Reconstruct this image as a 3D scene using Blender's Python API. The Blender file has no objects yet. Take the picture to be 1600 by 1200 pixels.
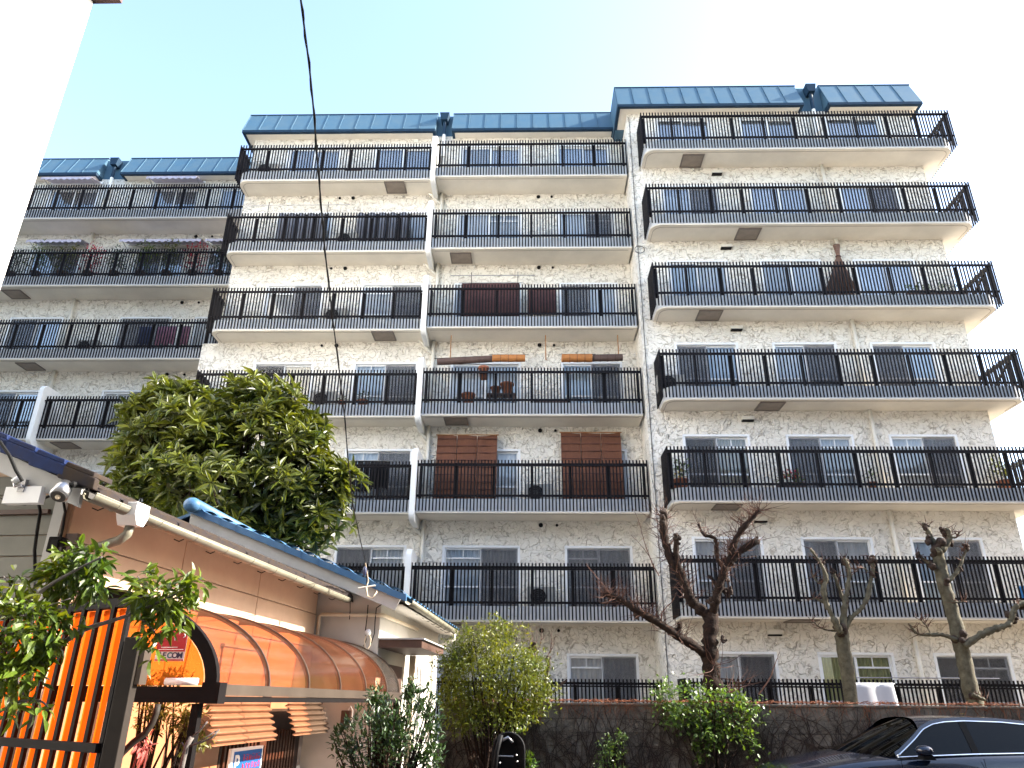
import bpy, bmesh, math, random
import numpy as np
from mathutils import Vector, Matrix

random.seed(7); RNG = np.random.default_rng(7)
scn = bpy.context.scene
COL = scn.collection
R_ = math.radians

# ------------------------------------------------------------------ camera
F_PX, PITCH, YAW, ROLL, HC = 1154.8, R_(23.277), R_(1.39), R_(-.498), 1.55
_r0 = Vector((math.cos(YAW), math.sin(YAW), 0)); _fh = Vector((-math.sin(YAW), math.cos(YAW), 0)); _z = Vector((0, 0, 1))
FW = _fh*math.cos(PITCH) + _z*math.sin(PITCH); _u0 = -_fh*math.sin(PITCH) + _z*math.cos(PITCH)
CR = _r0*math.cos(ROLL) - _u0*math.sin(ROLL); CU = _r0*math.sin(ROLL) + _u0*math.cos(ROLL)
CAM = Vector((0, 0, HC))
cd = bpy.data.cameras.new('camera'); co = bpy.data.objects.new('camera', cd); COL.objects.link(co)
cd.sensor_fit = 'HORIZONTAL'; cd.sensor_width = 36; cd.lens = F_PX*36/1600; cd.clip_start = .05; cd.clip_end = 3000
co.matrix_world = Matrix(((CR.x, CU.x, -FW.x, 0), (CR.y, CU.y, -FW.y, 0), (CR.z, CU.z, -FW.z, HC), (0, 0, 0, 1)))
scn.camera = co
def ray(x, y): return CR*((x-800)/F_PX) - CU*((y-600)/F_PX) + FW
def aY(x, y, Y): d = ray(x, y); return CAM + d*(Y/d.y)          # pixel -> point on the vertical plane Y
def aZ(x, y, Z): d = ray(x, y); return CAM + d*((Z-HC)/d.z)     # pixel -> point at height Z

# ------------------------------------------------------------------ light
SUN_EL, SUN_AZ = R_(32), R_(87)          # azimuth measured from +Y towards +X
SUN = Vector((math.sin(SUN_AZ)*math.cos(SUN_EL), math.cos(SUN_AZ)*math.cos(SUN_EL), math.sin(SUN_EL)))
w = bpy.data.worlds.new('World'); scn.world = w; w.use_nodes = True
nt = w.node_tree; nt.nodes.clear()
sky = nt.nodes.new('ShaderNodeTexSky'); sky.sky_type = 'NISHITA'; sky.sun_disc = False
sky.sun_elevation = SUN_EL; sky.sun_rotation = SUN_AZ; sky.altitude = 0
sky.air_density = 1.0; sky.dust_density = 1.6; sky.ozone_density = 0.4
bg = nt.nodes.new('ShaderNodeBackground'); bg.inputs[1].default_value = .15
wo = nt.nodes.new('ShaderNodeOutputWorld'); nt.links.new(sky.outputs[0], bg.inputs[0]); nt.links.new(bg.outputs[0], wo.inputs[0])
sl = bpy.data.lights.new('sun', 'SUN'); sl.energy = 4.2; sl.angle = R_(.5); sl.color = (1, .93, .82)
so = bpy.data.objects.new('sun', sl); COL.objects.link(so); so.rotation_euler = SUN.to_track_quat('Z', 'Y').to_euler(); so.location = (30, 10, 40)
scn.view_settings.view_transform = 'Standard'; scn.view_settings.look = 'None'
scn.view_settings.exposure = 2.3; scn.view_settings.gamma = 1.0; scn.view_settings.use_curve_mapping = False
scn.cycles.max_bounces = 10; scn.cycles.transparent_max_bounces = 24; scn.cycles.diffuse_bounces = 5

# ------------------------------------------------------------------ materials
MATS = {}
def mat(name, col, rough=.6, var=.12, scale=4, bump=0, bscale=40, metal=0, spec=.5, trans=0, dirt=None, coat=0, rand=0):
    m = bpy.data.materials.new(name); m.use_nodes = True; n = m.node_tree; b = n.nodes['Principled BSDF']; L = n.links
    b.inputs['Roughness'].default_value = rough; b.inputs['Metallic'].default_value = metal; b.inputs['Specular IOR Level'].default_value = spec
    b.inputs['Coat Weight'].default_value = coat
    tc = n.nodes.new('ShaderNodeTexCoord')
    nz = n.nodes.new('ShaderNodeTexNoise'); nz.inputs['Scale'].default_value = scale; nz.inputs['Detail'].default_value = 6; nz.inputs['Roughness'].default_value = .65
    L.new(tc.outputs['Object'], nz.inputs['Vector'])
    mx = n.nodes.new('ShaderNodeMix'); mx.data_type = 'RGBA'
    mr = n.nodes.new('ShaderNodeMapRange'); mr.inputs[1].default_value = .3; mr.inputs[2].default_value = .7
    L.new(nz.outputs[0], mr.inputs[0]); L.new(mr.outputs[0], mx.inputs[0])
    d = dirt or tuple(c*(1-var*2) for c in col)
    mx.inputs[6].default_value = (*d, 1); mx.inputs[7].default_value = (*[min(1, c*(1+var*.4)) for c in col], 1)
    out = mx.outputs[2]
    if rand:
        g = n.nodes.new('ShaderNodeNewGeometry'); oi = n.nodes.new('ShaderNodeObjectInfo')
        ad = n.nodes.new('ShaderNodeMath'); ad.operation = 'ADD'; L.new(g.outputs['Random Per Island'], ad.inputs[0]); L.new(oi.outputs['Random'], ad.inputs[1])
        fr = n.nodes.new('ShaderNodeMath'); fr.operation = 'FRACT'; L.new(ad.outputs[0], fr.inputs[0])
        hs = n.nodes.new('ShaderNodeHueSaturation'); rg = n.nodes.new('ShaderNodeMapRange')
        rg.inputs[3].default_value = 1-rand; rg.inputs[4].default_value = 1+rand
        L.new(fr.outputs[0], rg.inputs[0]); L.new(rg.outputs[0], hs.inputs['Value']); L.new(out, hs.inputs['Color']); out = hs.outputs[0]
    L.new(out, b.inputs['Base Color'])
    if bump:
        n2 = n.nodes.new('ShaderNodeTexNoise'); n2.inputs['Scale'].default_value = bscale; n2.inputs['Detail'].default_value = 4
        L.new(tc.outputs['Object'], n2.inputs['Vector'])
        bp = n.nodes.new('ShaderNodeBump'); bp.inputs['Strength'].default_value = bump; bp.inputs['Distance'].default_value = .02
        L.new(n2.outputs[0], bp.inputs['Height']); L.new(bp.outputs[0], b.inputs['Normal'])
    if trans:
        t = n.nodes.new('ShaderNodeBsdfTranslucent'); ms = n.nodes.new('ShaderNodeMixShader'); ms.inputs[0].default_value = trans
        L.new(out, t.inputs[0]); L.new(b.outputs[0], ms.inputs[1]); L.new(t.outputs[0], ms.inputs[2])
        L.new(ms.outputs[0], n.nodes['Material Output'].inputs[0])
    MATS[name] = m; return m

def leafmat(name, lo, hi, rough=.38, trans=.3, rand=.3, tcol=None):
    m = mat(name, hi, rough, 0, 2.2, rand=rand, dirt=lo)
    n = m.node_tree; L = n.links; b = n.nodes['Principled BSDF']
    t = n.nodes.new('ShaderNodeBsdfTranslucent'); ms = n.nodes.new('ShaderNodeMixShader'); ms.inputs[0].default_value = trans
    g = n.nodes.new('ShaderNodeMix'); g.data_type = 'RGBA'; g.blend_type = 'MULTIPLY'; g.inputs[0].default_value = 1
    L.new(b.inputs['Base Color'].links[0].from_socket, g.inputs[6]); g.inputs[7].default_value = (*(tcol or (1.7, 1.6, .5)), 1)
    L.new(g.outputs[2], t.inputs[0]); L.new(b.outputs[0], ms.inputs[1]); L.new(t.outputs[0], ms.inputs[2])
    L.new(ms.outputs[0], n.nodes['Material Output'].inputs[0]); return m

def glassmat(name, tint=(.8, .88, .9), ior=1.6, rough=.0, body=None, bodyf=0, refl=1.0):
    m = bpy.data.materials.new(name); m.use_nodes = True; n = m.node_tree; n.nodes.remove(n.nodes['Principled BSDF']); L = n.links
    tr = n.nodes.new('ShaderNodeBsdfTransparent'); tr.inputs[0].default_value = (*tint, 1)
    gl = n.nodes.new('ShaderNodeBsdfGlossy'); gl.inputs['Roughness'].default_value = rough
    fr_ = n.nodes.new('ShaderNodeFresnel'); fr_.inputs[0].default_value = ior; fr = n.nodes.new('ShaderNodeMath'); fr.operation = 'MULTIPLY'; fr.inputs[1].default_value = refl; L.new(fr_.outputs[0], fr.inputs[0])
    a = tr
    if body:
        df = n.nodes.new('ShaderNodeBsdfDiffuse'); df.inputs[0].default_value = (*body, 1); tl = n.nodes.new('ShaderNodeBsdfTranslucent'); tl.inputs[0].default_value = (*body, 1)
        m1 = n.nodes.new('ShaderNodeMixShader'); m1.inputs[0].default_value = .5; L.new(df.outputs[0], m1.inputs[1]); L.new(tl.outputs[0], m1.inputs[2])
        m2 = n.nodes.new('ShaderNodeMixShader'); L.new(tr.outputs[0], m2.inputs[1]); L.new(m1.outputs[0], m2.inputs[2]); a = m2
        tc = n.nodes.new('ShaderNodeTexCoord'); nz = n.nodes.new('ShaderNodeTexNoise'); nz.inputs['Scale'].default_value = 3; nz.inputs['Detail'].default_value = 5
        mr = n.nodes.new('ShaderNodeMapRange'); mr.inputs[1].default_value = .3; mr.inputs[2].default_value = .7; mr.inputs[3].default_value = bodyf*.7; mr.inputs[4].default_value = min(1, bodyf*1.3)
        L.new(tc.outputs['Object'], nz.inputs['Vector']); L.new(nz.outputs[0], mr.inputs[0]); L.new(mr.outputs[0], m2.inputs[0])
    mx = n.nodes.new('ShaderNodeMixShader'); L.new(fr.outputs[0], mx.inputs[0]); L.new(a.outputs[0], mx.inputs[1]); L.new(gl.outputs[0], mx.inputs[2])
    L.new(mx.outputs[0], n.nodes['Material Output'].inputs[0]); MATS[name] = m; return m

def stucco():
    """trowelled relief: overlapping plateaus whose edges read as short curved strokes"""
    m = mat('stucco', (.84, .80, .725), .85, .06, .8, spec=.2); n = m.node_tree; L = n.links; b = n.nodes['Principled BSDF']
    tc = n.nodes.new('ShaderNodeTexCoord')
    def noise(scale, off, det=1.0, dist=0):
        mp = n.nodes.new('ShaderNodeMapping'); mp.inputs['Location'].default_value = off; L.new(tc.outputs['Object'], mp.inputs['Vector'])
        z = n.nodes.new('ShaderNodeTexNoise'); z.inputs['Scale'].default_value = scale; z.inputs['Detail'].default_value = det; z.inputs['Distortion'].default_value = dist; L.new(mp.outputs[0], z.inputs['Vector']); return z.outputs[0]
    def ramp(x, a, c, lo=0, hi=1):
        r = n.nodes.new('ShaderNodeMapRange'); r.interpolation_type = 'SMOOTHSTEP'; r.inputs[1].default_value = a; r.inputs[2].default_value = c; r.inputs[3].default_value = lo; r.inputs[4].default_value = hi; L.new(x, r.inputs[0]); return r.outputs[0]
    def op(o, x, y):
        q = n.nodes.new('ShaderNodeMath'); q.operation = o
        for k, v in enumerate((x, y)):
            if isinstance(v, (int, float)): q.inputs[k].default_value = v
            else: L.new(v, q.inputs[k])
        return q.outputs[0]
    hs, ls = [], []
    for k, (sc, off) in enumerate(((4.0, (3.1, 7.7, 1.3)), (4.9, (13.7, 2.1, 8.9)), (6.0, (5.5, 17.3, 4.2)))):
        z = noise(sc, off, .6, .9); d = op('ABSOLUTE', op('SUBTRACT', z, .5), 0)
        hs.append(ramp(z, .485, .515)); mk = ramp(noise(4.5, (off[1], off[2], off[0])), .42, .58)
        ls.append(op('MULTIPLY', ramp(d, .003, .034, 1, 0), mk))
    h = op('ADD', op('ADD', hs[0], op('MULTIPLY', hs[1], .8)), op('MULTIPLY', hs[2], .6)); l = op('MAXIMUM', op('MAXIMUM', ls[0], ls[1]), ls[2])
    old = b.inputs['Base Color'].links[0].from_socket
    cm = n.nodes.new('ShaderNodeMix'); cm.data_type = 'RGBA'; L.new(op('MULTIPLY', l, .58), cm.inputs[0]); L.new(old, cm.inputs[6]); cm.inputs[7].default_value = (.36, .31, .24, 1); L.new(cm.outputs[2], b.inputs['Base Color'])  # brown strokes paint the small shadows under the ridges into the colour
    h = op('ADD', h, op('MULTIPLY', noise(26, (1, 2, 3), 3), .5))
    bp = n.nodes.new('ShaderNodeBump'); bp.inputs['Strength'].default_value = 1.0; bp.inputs['Distance'].default_value = .045
    L.new(h, bp.inputs['Height']); L.new(bp.outputs[0], b.inputs['Normal']); return m

def stripes(name, c1, c2, axis='X', scale=20, rough=.7, bump=.4, distort=.6):
    m = mat(name, c1, rough, .2, 9); n = m.node_tree; L = n.links; b = n.nodes['Principled BSDF']
    tc = n.nodes.new('ShaderNodeTexCoord'); wv = n.nodes.new('ShaderNodeTexWave'); wv.bands_direction = axis; wv.inputs['Scale'].default_value = scale; wv.inputs['Distortion'].default_value = distort; wv.inputs['Detail'].default_value = 2
    L.new(tc.outputs['Object'], wv.inputs['Vector'])
    old = b.inputs['Base Color'].links[0].from_socket
    cm = n.nodes.new('ShaderNodeMix'); cm.data_type = 'RGBA'; L.new(wv.outputs[1], cm.inputs[0]); cm.inputs[6].default_value = (*c2, 1); L.new(old, cm.inputs[7]); L.new(cm.outputs[2], b.inputs['Base Color'])
    bp = n.nodes.new('ShaderNodeBump'); bp.inputs['Strength'].default_value = bump; bp.inputs['Distance'].default_value = .01; L.new(wv.outputs[1], bp.inputs['Height']); L.new(bp.outputs[0], b.inputs['Normal'])
    return m

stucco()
mat('slab', (.77, .71, .61), .8, .08, .9, bump=.08, bscale=20, spec=.2)
mat('white_paint', (.80, .80, .78), .5, .04, 2)
mat('wing_white', (.84, .84, .82), .7, .04, 1)
mat('bar', (.011, .009, .010), .5, .25, 12, spec=.1); mat('slab_edge', (.74, .74, .74), .7, .06, 3, spec=.2)
mat('roof_blue', (.045, .105, .165), .6, .16, 2.2, dirt=(.07, .125, .17), spec=.2)
mat('roof_dark', (.012, .034, .065), .6, .15, 3, spec=.2)
mat('hatch', (.27, .22, .18), .6, .15, 3); mat('hatch_frame', (.16, .13, .11), .5, .1)
mat('alu', (.78, .79, .80), .4, .04, 3); mat('pipe', (.70, .67, .60), .5, .06)
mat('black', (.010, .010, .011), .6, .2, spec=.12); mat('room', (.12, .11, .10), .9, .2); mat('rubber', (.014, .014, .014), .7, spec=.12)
glassmat('pane', (.98, .99, 1.0), 1.6, refl=.7)
glassmat('screen', (.86, .86, .87), 1.02, 1.0, (.34, .34, .35), .25)
for nme, c in (('curtain_white', (.90, .90, .91)), ('curtain_blue', (.70, .78, .86)), ('curtain_cream', (.62, .57, .46)), ('curtain_grey', (.70, .70, .70)), ('curtain_green', (.42, .42, .16)), ('curtain_brown', (.12, .09, .08))): mat(nme, c, .9, .1, 3, trans=.25)

# ------------------------------------------------------------------ mesh helpers
WP = {}                                    # world origin of each object
class MB:
    def __init__(s): s.v = []; s.f = []
    def add(s, vs, fs):
        o = len(s.v); s.v += [tuple(v) for v in vs]; s.f += [tuple(i+o for i in q) for q in fs]; return s
    def box(s, a, b):
        x0, y0, z0 = a; x1, y1, z1 = b
        return s.add([(x0, y0, z0), (x1, y0, z0), (x1, y1, z0), (x0, y1, z0), (x0, y0, z1), (x1, y0, z1), (x1, y1, z1), (x0, y1, z1)],
                     [(0, 3, 2, 1), (4, 5, 6, 7), (0, 1, 5, 4), (1, 2, 6, 5), (2, 3, 7, 6), (3, 0, 4, 7)])
    def obox(s, o, ax, ay, az):            # oriented box: corner + three edge vectors
        o, ax, ay, az = map(Vector, (o, ax, ay, az))
        vs = [o, o+ax, o+ax+ay, o+ay]; vs += [v+az for v in vs]
        fs = [(0, 3, 2, 1), (4, 5, 6, 7), (0, 1, 5, 4), (1, 2, 6, 5), (2, 3, 7, 6), (3, 0, 4, 7)]
        if ax.cross(ay).dot(az) < 0: fs = [q[::-1] for q in fs]
        return s.add(vs, fs)
    def prism(s, poly, h0, h1, fn=None):   # polygon (a,b) extruded along c; fn maps (a,b,c)->xyz
        fn = fn or (lambda a, b, c: (a, b, c)); n = len(poly)
        vs = [fn(a, b, h0) for a, b in poly] + [fn(a, b, h1) for a, b in poly]
        fs = [tuple(range(n))[::-1], tuple(range(n, 2*n))] + [(i, (i+1) % n, n+(i+1) % n, n+i) for i in range(n)]
        p = [Vector(vs[i]) for i in range(len(vs))]
        # orient outward
        cen = sum(p, Vector())/len(p); q = fs[2]; nn = (p[q[1]]-p[q[0]]).cross(p[q[2]]-p[q[0]])
        if nn.dot(sum((p[i] for i in q), Vector())/4-cen) < 0: fs = [g[::-1] for g in fs]
        return s.add(vs, fs)
    def tube(s, pts, r, n=8, cap=True):
        pts = [Vector(p) for p in pts]; rs = r if isinstance(r, (list, tuple)) else [r]*len(pts)
        prev = None; rings = []; base = len(s.v)
        for i, p in enumerate(pts):
            t = (pts[min(i+1, len(pts)-1)]-pts[max(i-1, 0)])
            t = t.normalized() if t.length > 1e-9 else Vector((0, 0, 1))
            if prev is None: a = t.orthogonal().normalized()
            else:
                a = prev - t*prev.dot(t); a = a.normalized() if a.length > 1e-6 else t.orthogonal().normalized()
            prev = a; b = t.cross(a)
            s.v += [tuple(p + (a*math.cos(2*math.pi*k/n)+b*math.sin(2*math.pi*k/n))*rs[i]) for k in range(n)]
        for i in range(len(pts)-1):
            for k in range(n):
                q = base+i*n; s.f.append((q+k, q+(k+1) % n, q+n+(k+1) % n, q+n+k))
        if cap:
            s.f.append(tuple(base+k for k in range(n))[::-1]); e = base+(len(pts)-1)*n; s.f.append(tuple(e+k for k in range(n)))
        return s
    def grid(s, fn, nu, nv):
        vs = [fn(i/nu, j/nv) for j in range(nv+1) for i in range(nu+1)]
        return s.add(vs, [(j*(nu+1)+i, j*(nu+1)+i+1, (j+1)*(nu+1)+i+1, (j+1)*(nu+1)+i) for j in range(nv) for i in range(nu)])
    def ball(s, c, r, nu=10, nv=7):
        r = r if isinstance(r, (tuple, list)) else (r, r, r)
        return s.grid(lambda u, v: (c[0]+r[0]*math.cos(2*math.pi*u)*math.sin(math.pi*v), c[1]-r[1]*math.sin(2*math.pi*u)*math.sin(math.pi*v), c[2]+r[2]*math.cos(math.pi*v)), nu, nv)
    def mesh(s, name, org=(0, 0, 0), smooth=False, m=None):
        me = bpy.data.meshes.new(name); me.from_pydata([(v[0]-org[0], v[1]-org[1], v[2]-org[2]) for v in s.v], [], s.f)
        if smooth: me.polygons.foreach_set('use_smooth', [True]*len(me.polygons))
        if m: me.materials.append(MATS[m])
        me.update(); return me
    def build(s, name, m, parent=None, smooth=False, bevel=0, at=None, solid=0, sub=0):
        at = Vector(at) if at is not None else (WP[parent] if parent else Vector((0, 0, 0)))
        o = bpy.data.objects.new(name, s.mesh(name, at, smooth, m)); COL.objects.link(o)
        put(o, at, parent)
        if solid: md = o.modifiers.new('s', 'SOLIDIFY'); md.thickness = solid
        if sub: md = o.modifiers.new('u', 'SUBSURF'); md.levels = sub; md.render_levels = sub
        if bevel: md = o.modifiers.new('b', 'BEVEL'); md.width = bevel; md.segments = 2; md.limit_method = 'ANGLE'
        return o
def put(o, at, parent):
    at = Vector(at)
    if parent: o.parent = parent; o.location = at-WP[parent]
    else: o.location = at
    WP[o] = at
def inst(name, me, at, parent=None, m=None):
    o = bpy.data.objects.new(name, me); COL.objects.link(o); put(o, at, parent); return o
def tag(o, label, cat, group=None):
    o['label'] = label; o['category'] = cat
    if group: o['group'] = group
    return o
def empty(name, at, label, cat, group=None):
    o = bpy.data.objects.new(name, None); o.empty_display_size = .2; COL.objects.link(o); put(o, at, None); return tag(o, label, cat, group)
def struct(o): o['kind'] = 'structure'; return o
def stuff(o): o['kind'] = 'stuff'; return o

# ------------------------------------------------------------------ ground
mat('asphalt', (.11, .11, .11), .9, .2, 3, bump=.3, bscale=120); mat('soil', (.12, .09, .06), .95, .3, 3, bump=.4)
struct(MB().grid(lambda u, v: (-400+800*u, -400+800*v, 0), 8, 8).build('ground', 'asphalt'))
struct(MB().box((-.6, 12.75, -.2), (30, 23, .88)).build('raised_garden_ground', 'soil'))

# ------------------------------------------------------------------ unseen buildings added to shade the lower facade and the car
mat('street_wall', (.34, .29, .24), .85, .12, .6, bump=.1); mat('blocker_wall_b', (.42, .38, .33), .85, .1, .6, bump=.1); mat('blocker_roof', (.10, .09, .09), .7, .2); mat('dark_glass', (.03, .035, .04), .1, .1)
def street_blocker(x0, x1, y0, y1, h, face, label, m):
    e = empty('street_blocker', ((x0+x1)/2, (y0+y1)/2, 0), label, 'building', 'unseen buildings added for shade')
    MB().box((x0, y0, 0), (x1, y1, h)).build('wall', m, e); MB().box((x0-.3, y0-.3, h), (x1+.3, y1+.3, h+.25)).build('roof', 'blocker_roof', e)
    fl_ = int(h//2.9)
    for k in range(fl_):
        z = 1.0+2.9*k
        if face == 'Y':
            for i in range(int((x1-x0)//2.6)): a = x0+.7+i*2.6; MB().box((a, y1+.001, z), (a+1.5, y1+.03, z+1.3)).build('window', 'dark_glass', e)
        else:
            for i in range(int((y1-y0)//2.6)): a = y0+.7+i*2.6; MB().box((x0-.03, a, z), (x0-.001, a+1.5, z+1.3)).build('window', 'dark_glass', e)
street_blocker(-26, -14, -13, -4.2, 12.5, 'Y', 'unseen tan building added for shade, behind the viewer on the left', 'street_wall'); street_blocker(-13.4, -1, -14, -4.6, 14.5, 'Y', 'unseen pale building added for shade, directly behind the viewer', 'blocker_wall_b'); street_blocker(-.4, 13, -13, -4.0, 13.6, 'Y', 'unseen brown building added for shade, behind the viewer on the right', 'street_wall'); street_blocker(17, 27, -6, 12.2, 10.8, 'X', 'unseen building added to shade the car, right of the parking space', 'blocker_wall_b')
# ------------------------------------------------------------------ apartment block
def rail(k): return 2.0+2.8*(k-1)
YR, YM, YN, YL = 18.35, 19.56, 19.70, 21.72      # bar planes of the four balcony stacks
WR, WM, WL = 19.25, 20.55, 22.75                 # wall planes
apt = empty('apartment_building', (0, 20.5, 0), 'seven-storey white stucco apartment block with dark barred balconies and blue metal roof edge', 'apartment')
WIN_R = [(4.25, 6.0), (7.05, 8.81), (9.83, 11.6)]; WIN_M = [(-2.35, -.27), (1.03, 2.82)]; WIN_N = [(-8.43, -6.64), (-5.34, -3.42)]
WIN_L = [(-18.3, -16.45), (-14.36, -12.6), (-11.7, -10.2)]
WT, WB = .69, -1.0                               # window top / bottom relative to the rail

def wall(x0, x1, z0, z1, Y, ops, name='wall', m='stucco', dep=.16):
    xs = sorted({x0, x1, *[o[0] for o in ops], *[o[1] for o in ops]}); zs = sorted({z0, z1, *[o[2] for o in ops], *[o[3] for o in ops]})
    b = MB()
    for i in range(len(xs)-1):
        for j in range(len(zs)-1):
            cx, cz = (xs[i]+xs[i+1])/2, (zs[j]+zs[j+1])/2
            if any(o[0] < cx < o[1] and o[2] < cz < o[3] for o in ops): continue
            b.add([(xs[i], Y, zs[j]), (xs[i+1], Y, zs[j]), (xs[i+1], Y, zs[j+1]), (xs[i], Y, zs[j+1])], [(0, 1, 2, 3)])
    for a, c, d, e in ops:
        b.add([(a, Y, d), (c, Y, d), (c, Y, e), (a, Y, e), (a, Y+dep, d), (c, Y+dep, d), (c, Y+dep, e), (a, Y+dep, e)], [(0, 4, 5, 1), (1, 5, 6, 2), (2, 6, 7, 3), (3, 7, 4, 0)])
    return b.build(name, m, apt)
def ops(wins, fl): return [(a, c, rail(k)+WB, rail(k)+WT) for k in fl for a, c in wins]
wall(3.3, 12.63, 0, 19.72, WR, ops(WIN_R, range(1, 8)))
wall(-9.72, 3.3, 11.78, 19.95, WM, ops(WIN_M+WIN_N, range(5, 8)))
wall(-10.2, 3.3, 0, 11.78, WM, ops(WIN_M+WIN_N, range(1, 5)))
wall(-26, -9.5, 0, 19.95, WL, ops(WIN_L, range(1, 8)))
# return walls, back, roof deck
def side(pts, name='wall', m='stucco'): return MB().add(pts, [tuple(range(len(pts)))]).build(name, m, apt)
side([(3.3, WR, 0), (3.3, WR, 19.72), (3.3, 23.5, 19.72), (3.3, 23.5, 0)])
side([(-9.72, WM, 11.78), (-9.72, 24, 11.78), (-9.72, 24, 19.9), (-9.72, WM, 19.9)])
side([(-10.2, WM, 0), (-10.2, 24, 0), (-10.2, 24, 11.78), (-10.2, WM, 11.78)])
side([(-10.2, WM, 11.78), (-9.72, WM, 11.78), (-9.72, 23, 11.78), (-10.2, 23, 11.78)])
side([(12.63, WR, 0), (12.63, 29, 0), (12.63, 29, 19.72), (12.63, WR, 19.72)])
MB().box((-26, 28.5, 0), (12.6, 29, 19.7)).build('back_wall', 'stucco', apt)
MB().box((-26, 23.4, 19.4), (-9.6, 29, 19.75)).build('roof_deck', 'slab', apt)
MB().box((-9.6, 21.2, 19.4), (12.6, 29, 19.75)).build('roof_deck', 'slab', apt)
MB().box((3.4, 20.0, 19.45), (12.5, 21.15, 19.72)).build('roof_deck', 'slab', apt)
for k in range(1, 8):                            # dark floors and partition planes inside, seen through the glass
    z = rail(k)-1.15
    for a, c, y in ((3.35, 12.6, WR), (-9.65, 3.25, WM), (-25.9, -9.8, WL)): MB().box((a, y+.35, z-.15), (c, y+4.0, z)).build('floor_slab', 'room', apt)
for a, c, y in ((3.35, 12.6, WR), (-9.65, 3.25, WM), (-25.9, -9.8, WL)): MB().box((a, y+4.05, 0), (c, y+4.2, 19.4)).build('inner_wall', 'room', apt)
# white rear wing that shows past the right corner
MB().box((12.66, 20.35, 0), (13.25, 28, 13.15)).build('rear_wing', 'wing_white', apt, bevel=.01)

# windows: shared meshes by size
WC = {}
def curtain_mesh(w_, h, m, amp=.03, nw=9):
    b = MB(); n = nw*6; ph = random.random()*6
    b.grid(lambda u, v: (u*w_, amp*math.sin(u*nw*2*math.pi+ph+.6*math.sin(u*7))*(0.6+.4*v), v*h), n, 1); return b.mesh('curtain', smooth=True, m=m)
def window(x0, x1, k, Y, style):
    """style: list of two letters per pane (curtain w/b/c/g/n/y/k, upper case = insect screen in front), then options"""
    z0, z1 = rail(k)+WB, rail(k)+WT; W, H = x1-x0, z1-z0; key = (round(W, 2), round(H, 2))
    if key not in WC:
        f = MB(); t = .05
        f.box((-.035, -.04, H-.025), (W+.035, .09, H+.035)); f.box((0, -.03, 0), (W, .10, .04)); f.box((-.035, -.039, 0), (.03, .09, H-.026)); f.box((W-.03, -.039, 0), (W+.035, .09, H-.026))
        hw = W/2+.02; s = MB(); e = .058
        s.box((0, 0, 0), (hw, .028, .075)); s.box((0, 0, H-.115), (hw, .028, H-.06)); s.box((0, .001, .075), (e, .027, H-.115)); s.box((hw-e, .001, .075), (hw, .027, H-.115))
        s2 = MB(); s2.box((e, .002, .56), (hw-e, .026, .605))
        s3 = MB(); s3.box((e, .002, H-.36), (hw-e, .026, H-.32)); s3.box((hw*.5-.012, .003, H-.32), (hw*.5+.012, .025, H-.116))
        p = MB().box((e, .011, .07), (hw-e, .017, H-.11))
        sc = MB().box((.02, 0, .04), (hw-.02, .004, H-.07))
        WC[key] = [f.mesh('window', m='alu'), s.mesh('sash', m='alu'), s2.mesh('mid_rail', m='alu'), s3.mesh('transom', m='alu'), p.mesh('pane', m='pane'), sc.mesh('insect_screen', m='screen'), {}]
    f, s, s2, s3, p, sc, cur = WC[key]
    fo = inst('window', f, (x0, Y+.03, z0), apt); hw = W/2+.02
    for i in (0, 1):
        px = x0 + (0.012 if i == 0 else W-hw-.012); py = Y+.055+.032*(i == (0 if 'r' in style else 1)); ch = style[i]
        inst('sash', s, (px, py, z0+.035), fo); inst('pane', p, (px, py, z0+.035), fo)
        if 'm' in style: inst('mid_rail', s2, (px, py, z0+.035), fo)
        if 't' in style and i == (0 if 'l' in style else 1): inst('transom', s3, (px, py, z0+.035), fo)
        if ch.isupper(): inst('insect_screen', sc, (px, Y+.04, z0+.02), fo)
        cm = {'w': 'curtain_white', 'b': 'curtain_blue', 'c': 'curtain_cream', 'g': 'curtain_grey', 'y': 'curtain_green', 'k': 'curtain_brown'}.get(ch.lower())
        if cm:
            ck = cm+str(random.randint(0, 1))
            if ck not in cur: cur[ck] = curtain_mesh(hw, H-.06, cm, .025, random.choice((7, 10)))
            inst('curtain', cur[ck], (px, Y+.135+.02*i, z0+.03), fo)
SR = {7: ('gwm', 'wgm', 'gbm'), 6: ('gGm', 'wgm', 'bGm'), 5: ('bwm', 'gwm', 'bgm'), 4: ('Gbm', 'wGm', 'Gbm'), 3: ('Ncmt', 'Ggmt', 'gGmtl'), 2: ('gGm', 'Ggm', 'bGm'), 1: ('gK', 'yymt', 'NNmt')}
SM = {7: ('cw', 'bgm'), 6: ('wgt', 'wGt'), 5: ('kk', 'Gwm'), 4: ('wbm', 'bGm'), 3: ('wwm', 'wwm'), 2: ('bGmtl', 'GGmtl'), 1: ('gg', 'gGtl')}
SN = {7: ('gwm', 'wgm'), 6: ('gg', 'gg'), 5: ('gGmtl', 'gGmtl'), 4: ('NcLm', 'bGmtl'), 3: ('gbm', 'bGmtl'), 2: ('gw', 'Gwt'), 1: ('gg', 'gg')}
SL = {7: ('cw', 'wg', 'gw'), 6: ('gG', 'Gb', 'gG'), 5: ('Gg', 'GG', 'gG'), 4: ('Gg', 'gGtl', 'gG'), 3: ('gg', 'gg', 'gg'), 2: ('gg', 'gg', 'gg'), 1: ('gg', 'gg', 'gg')}
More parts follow.
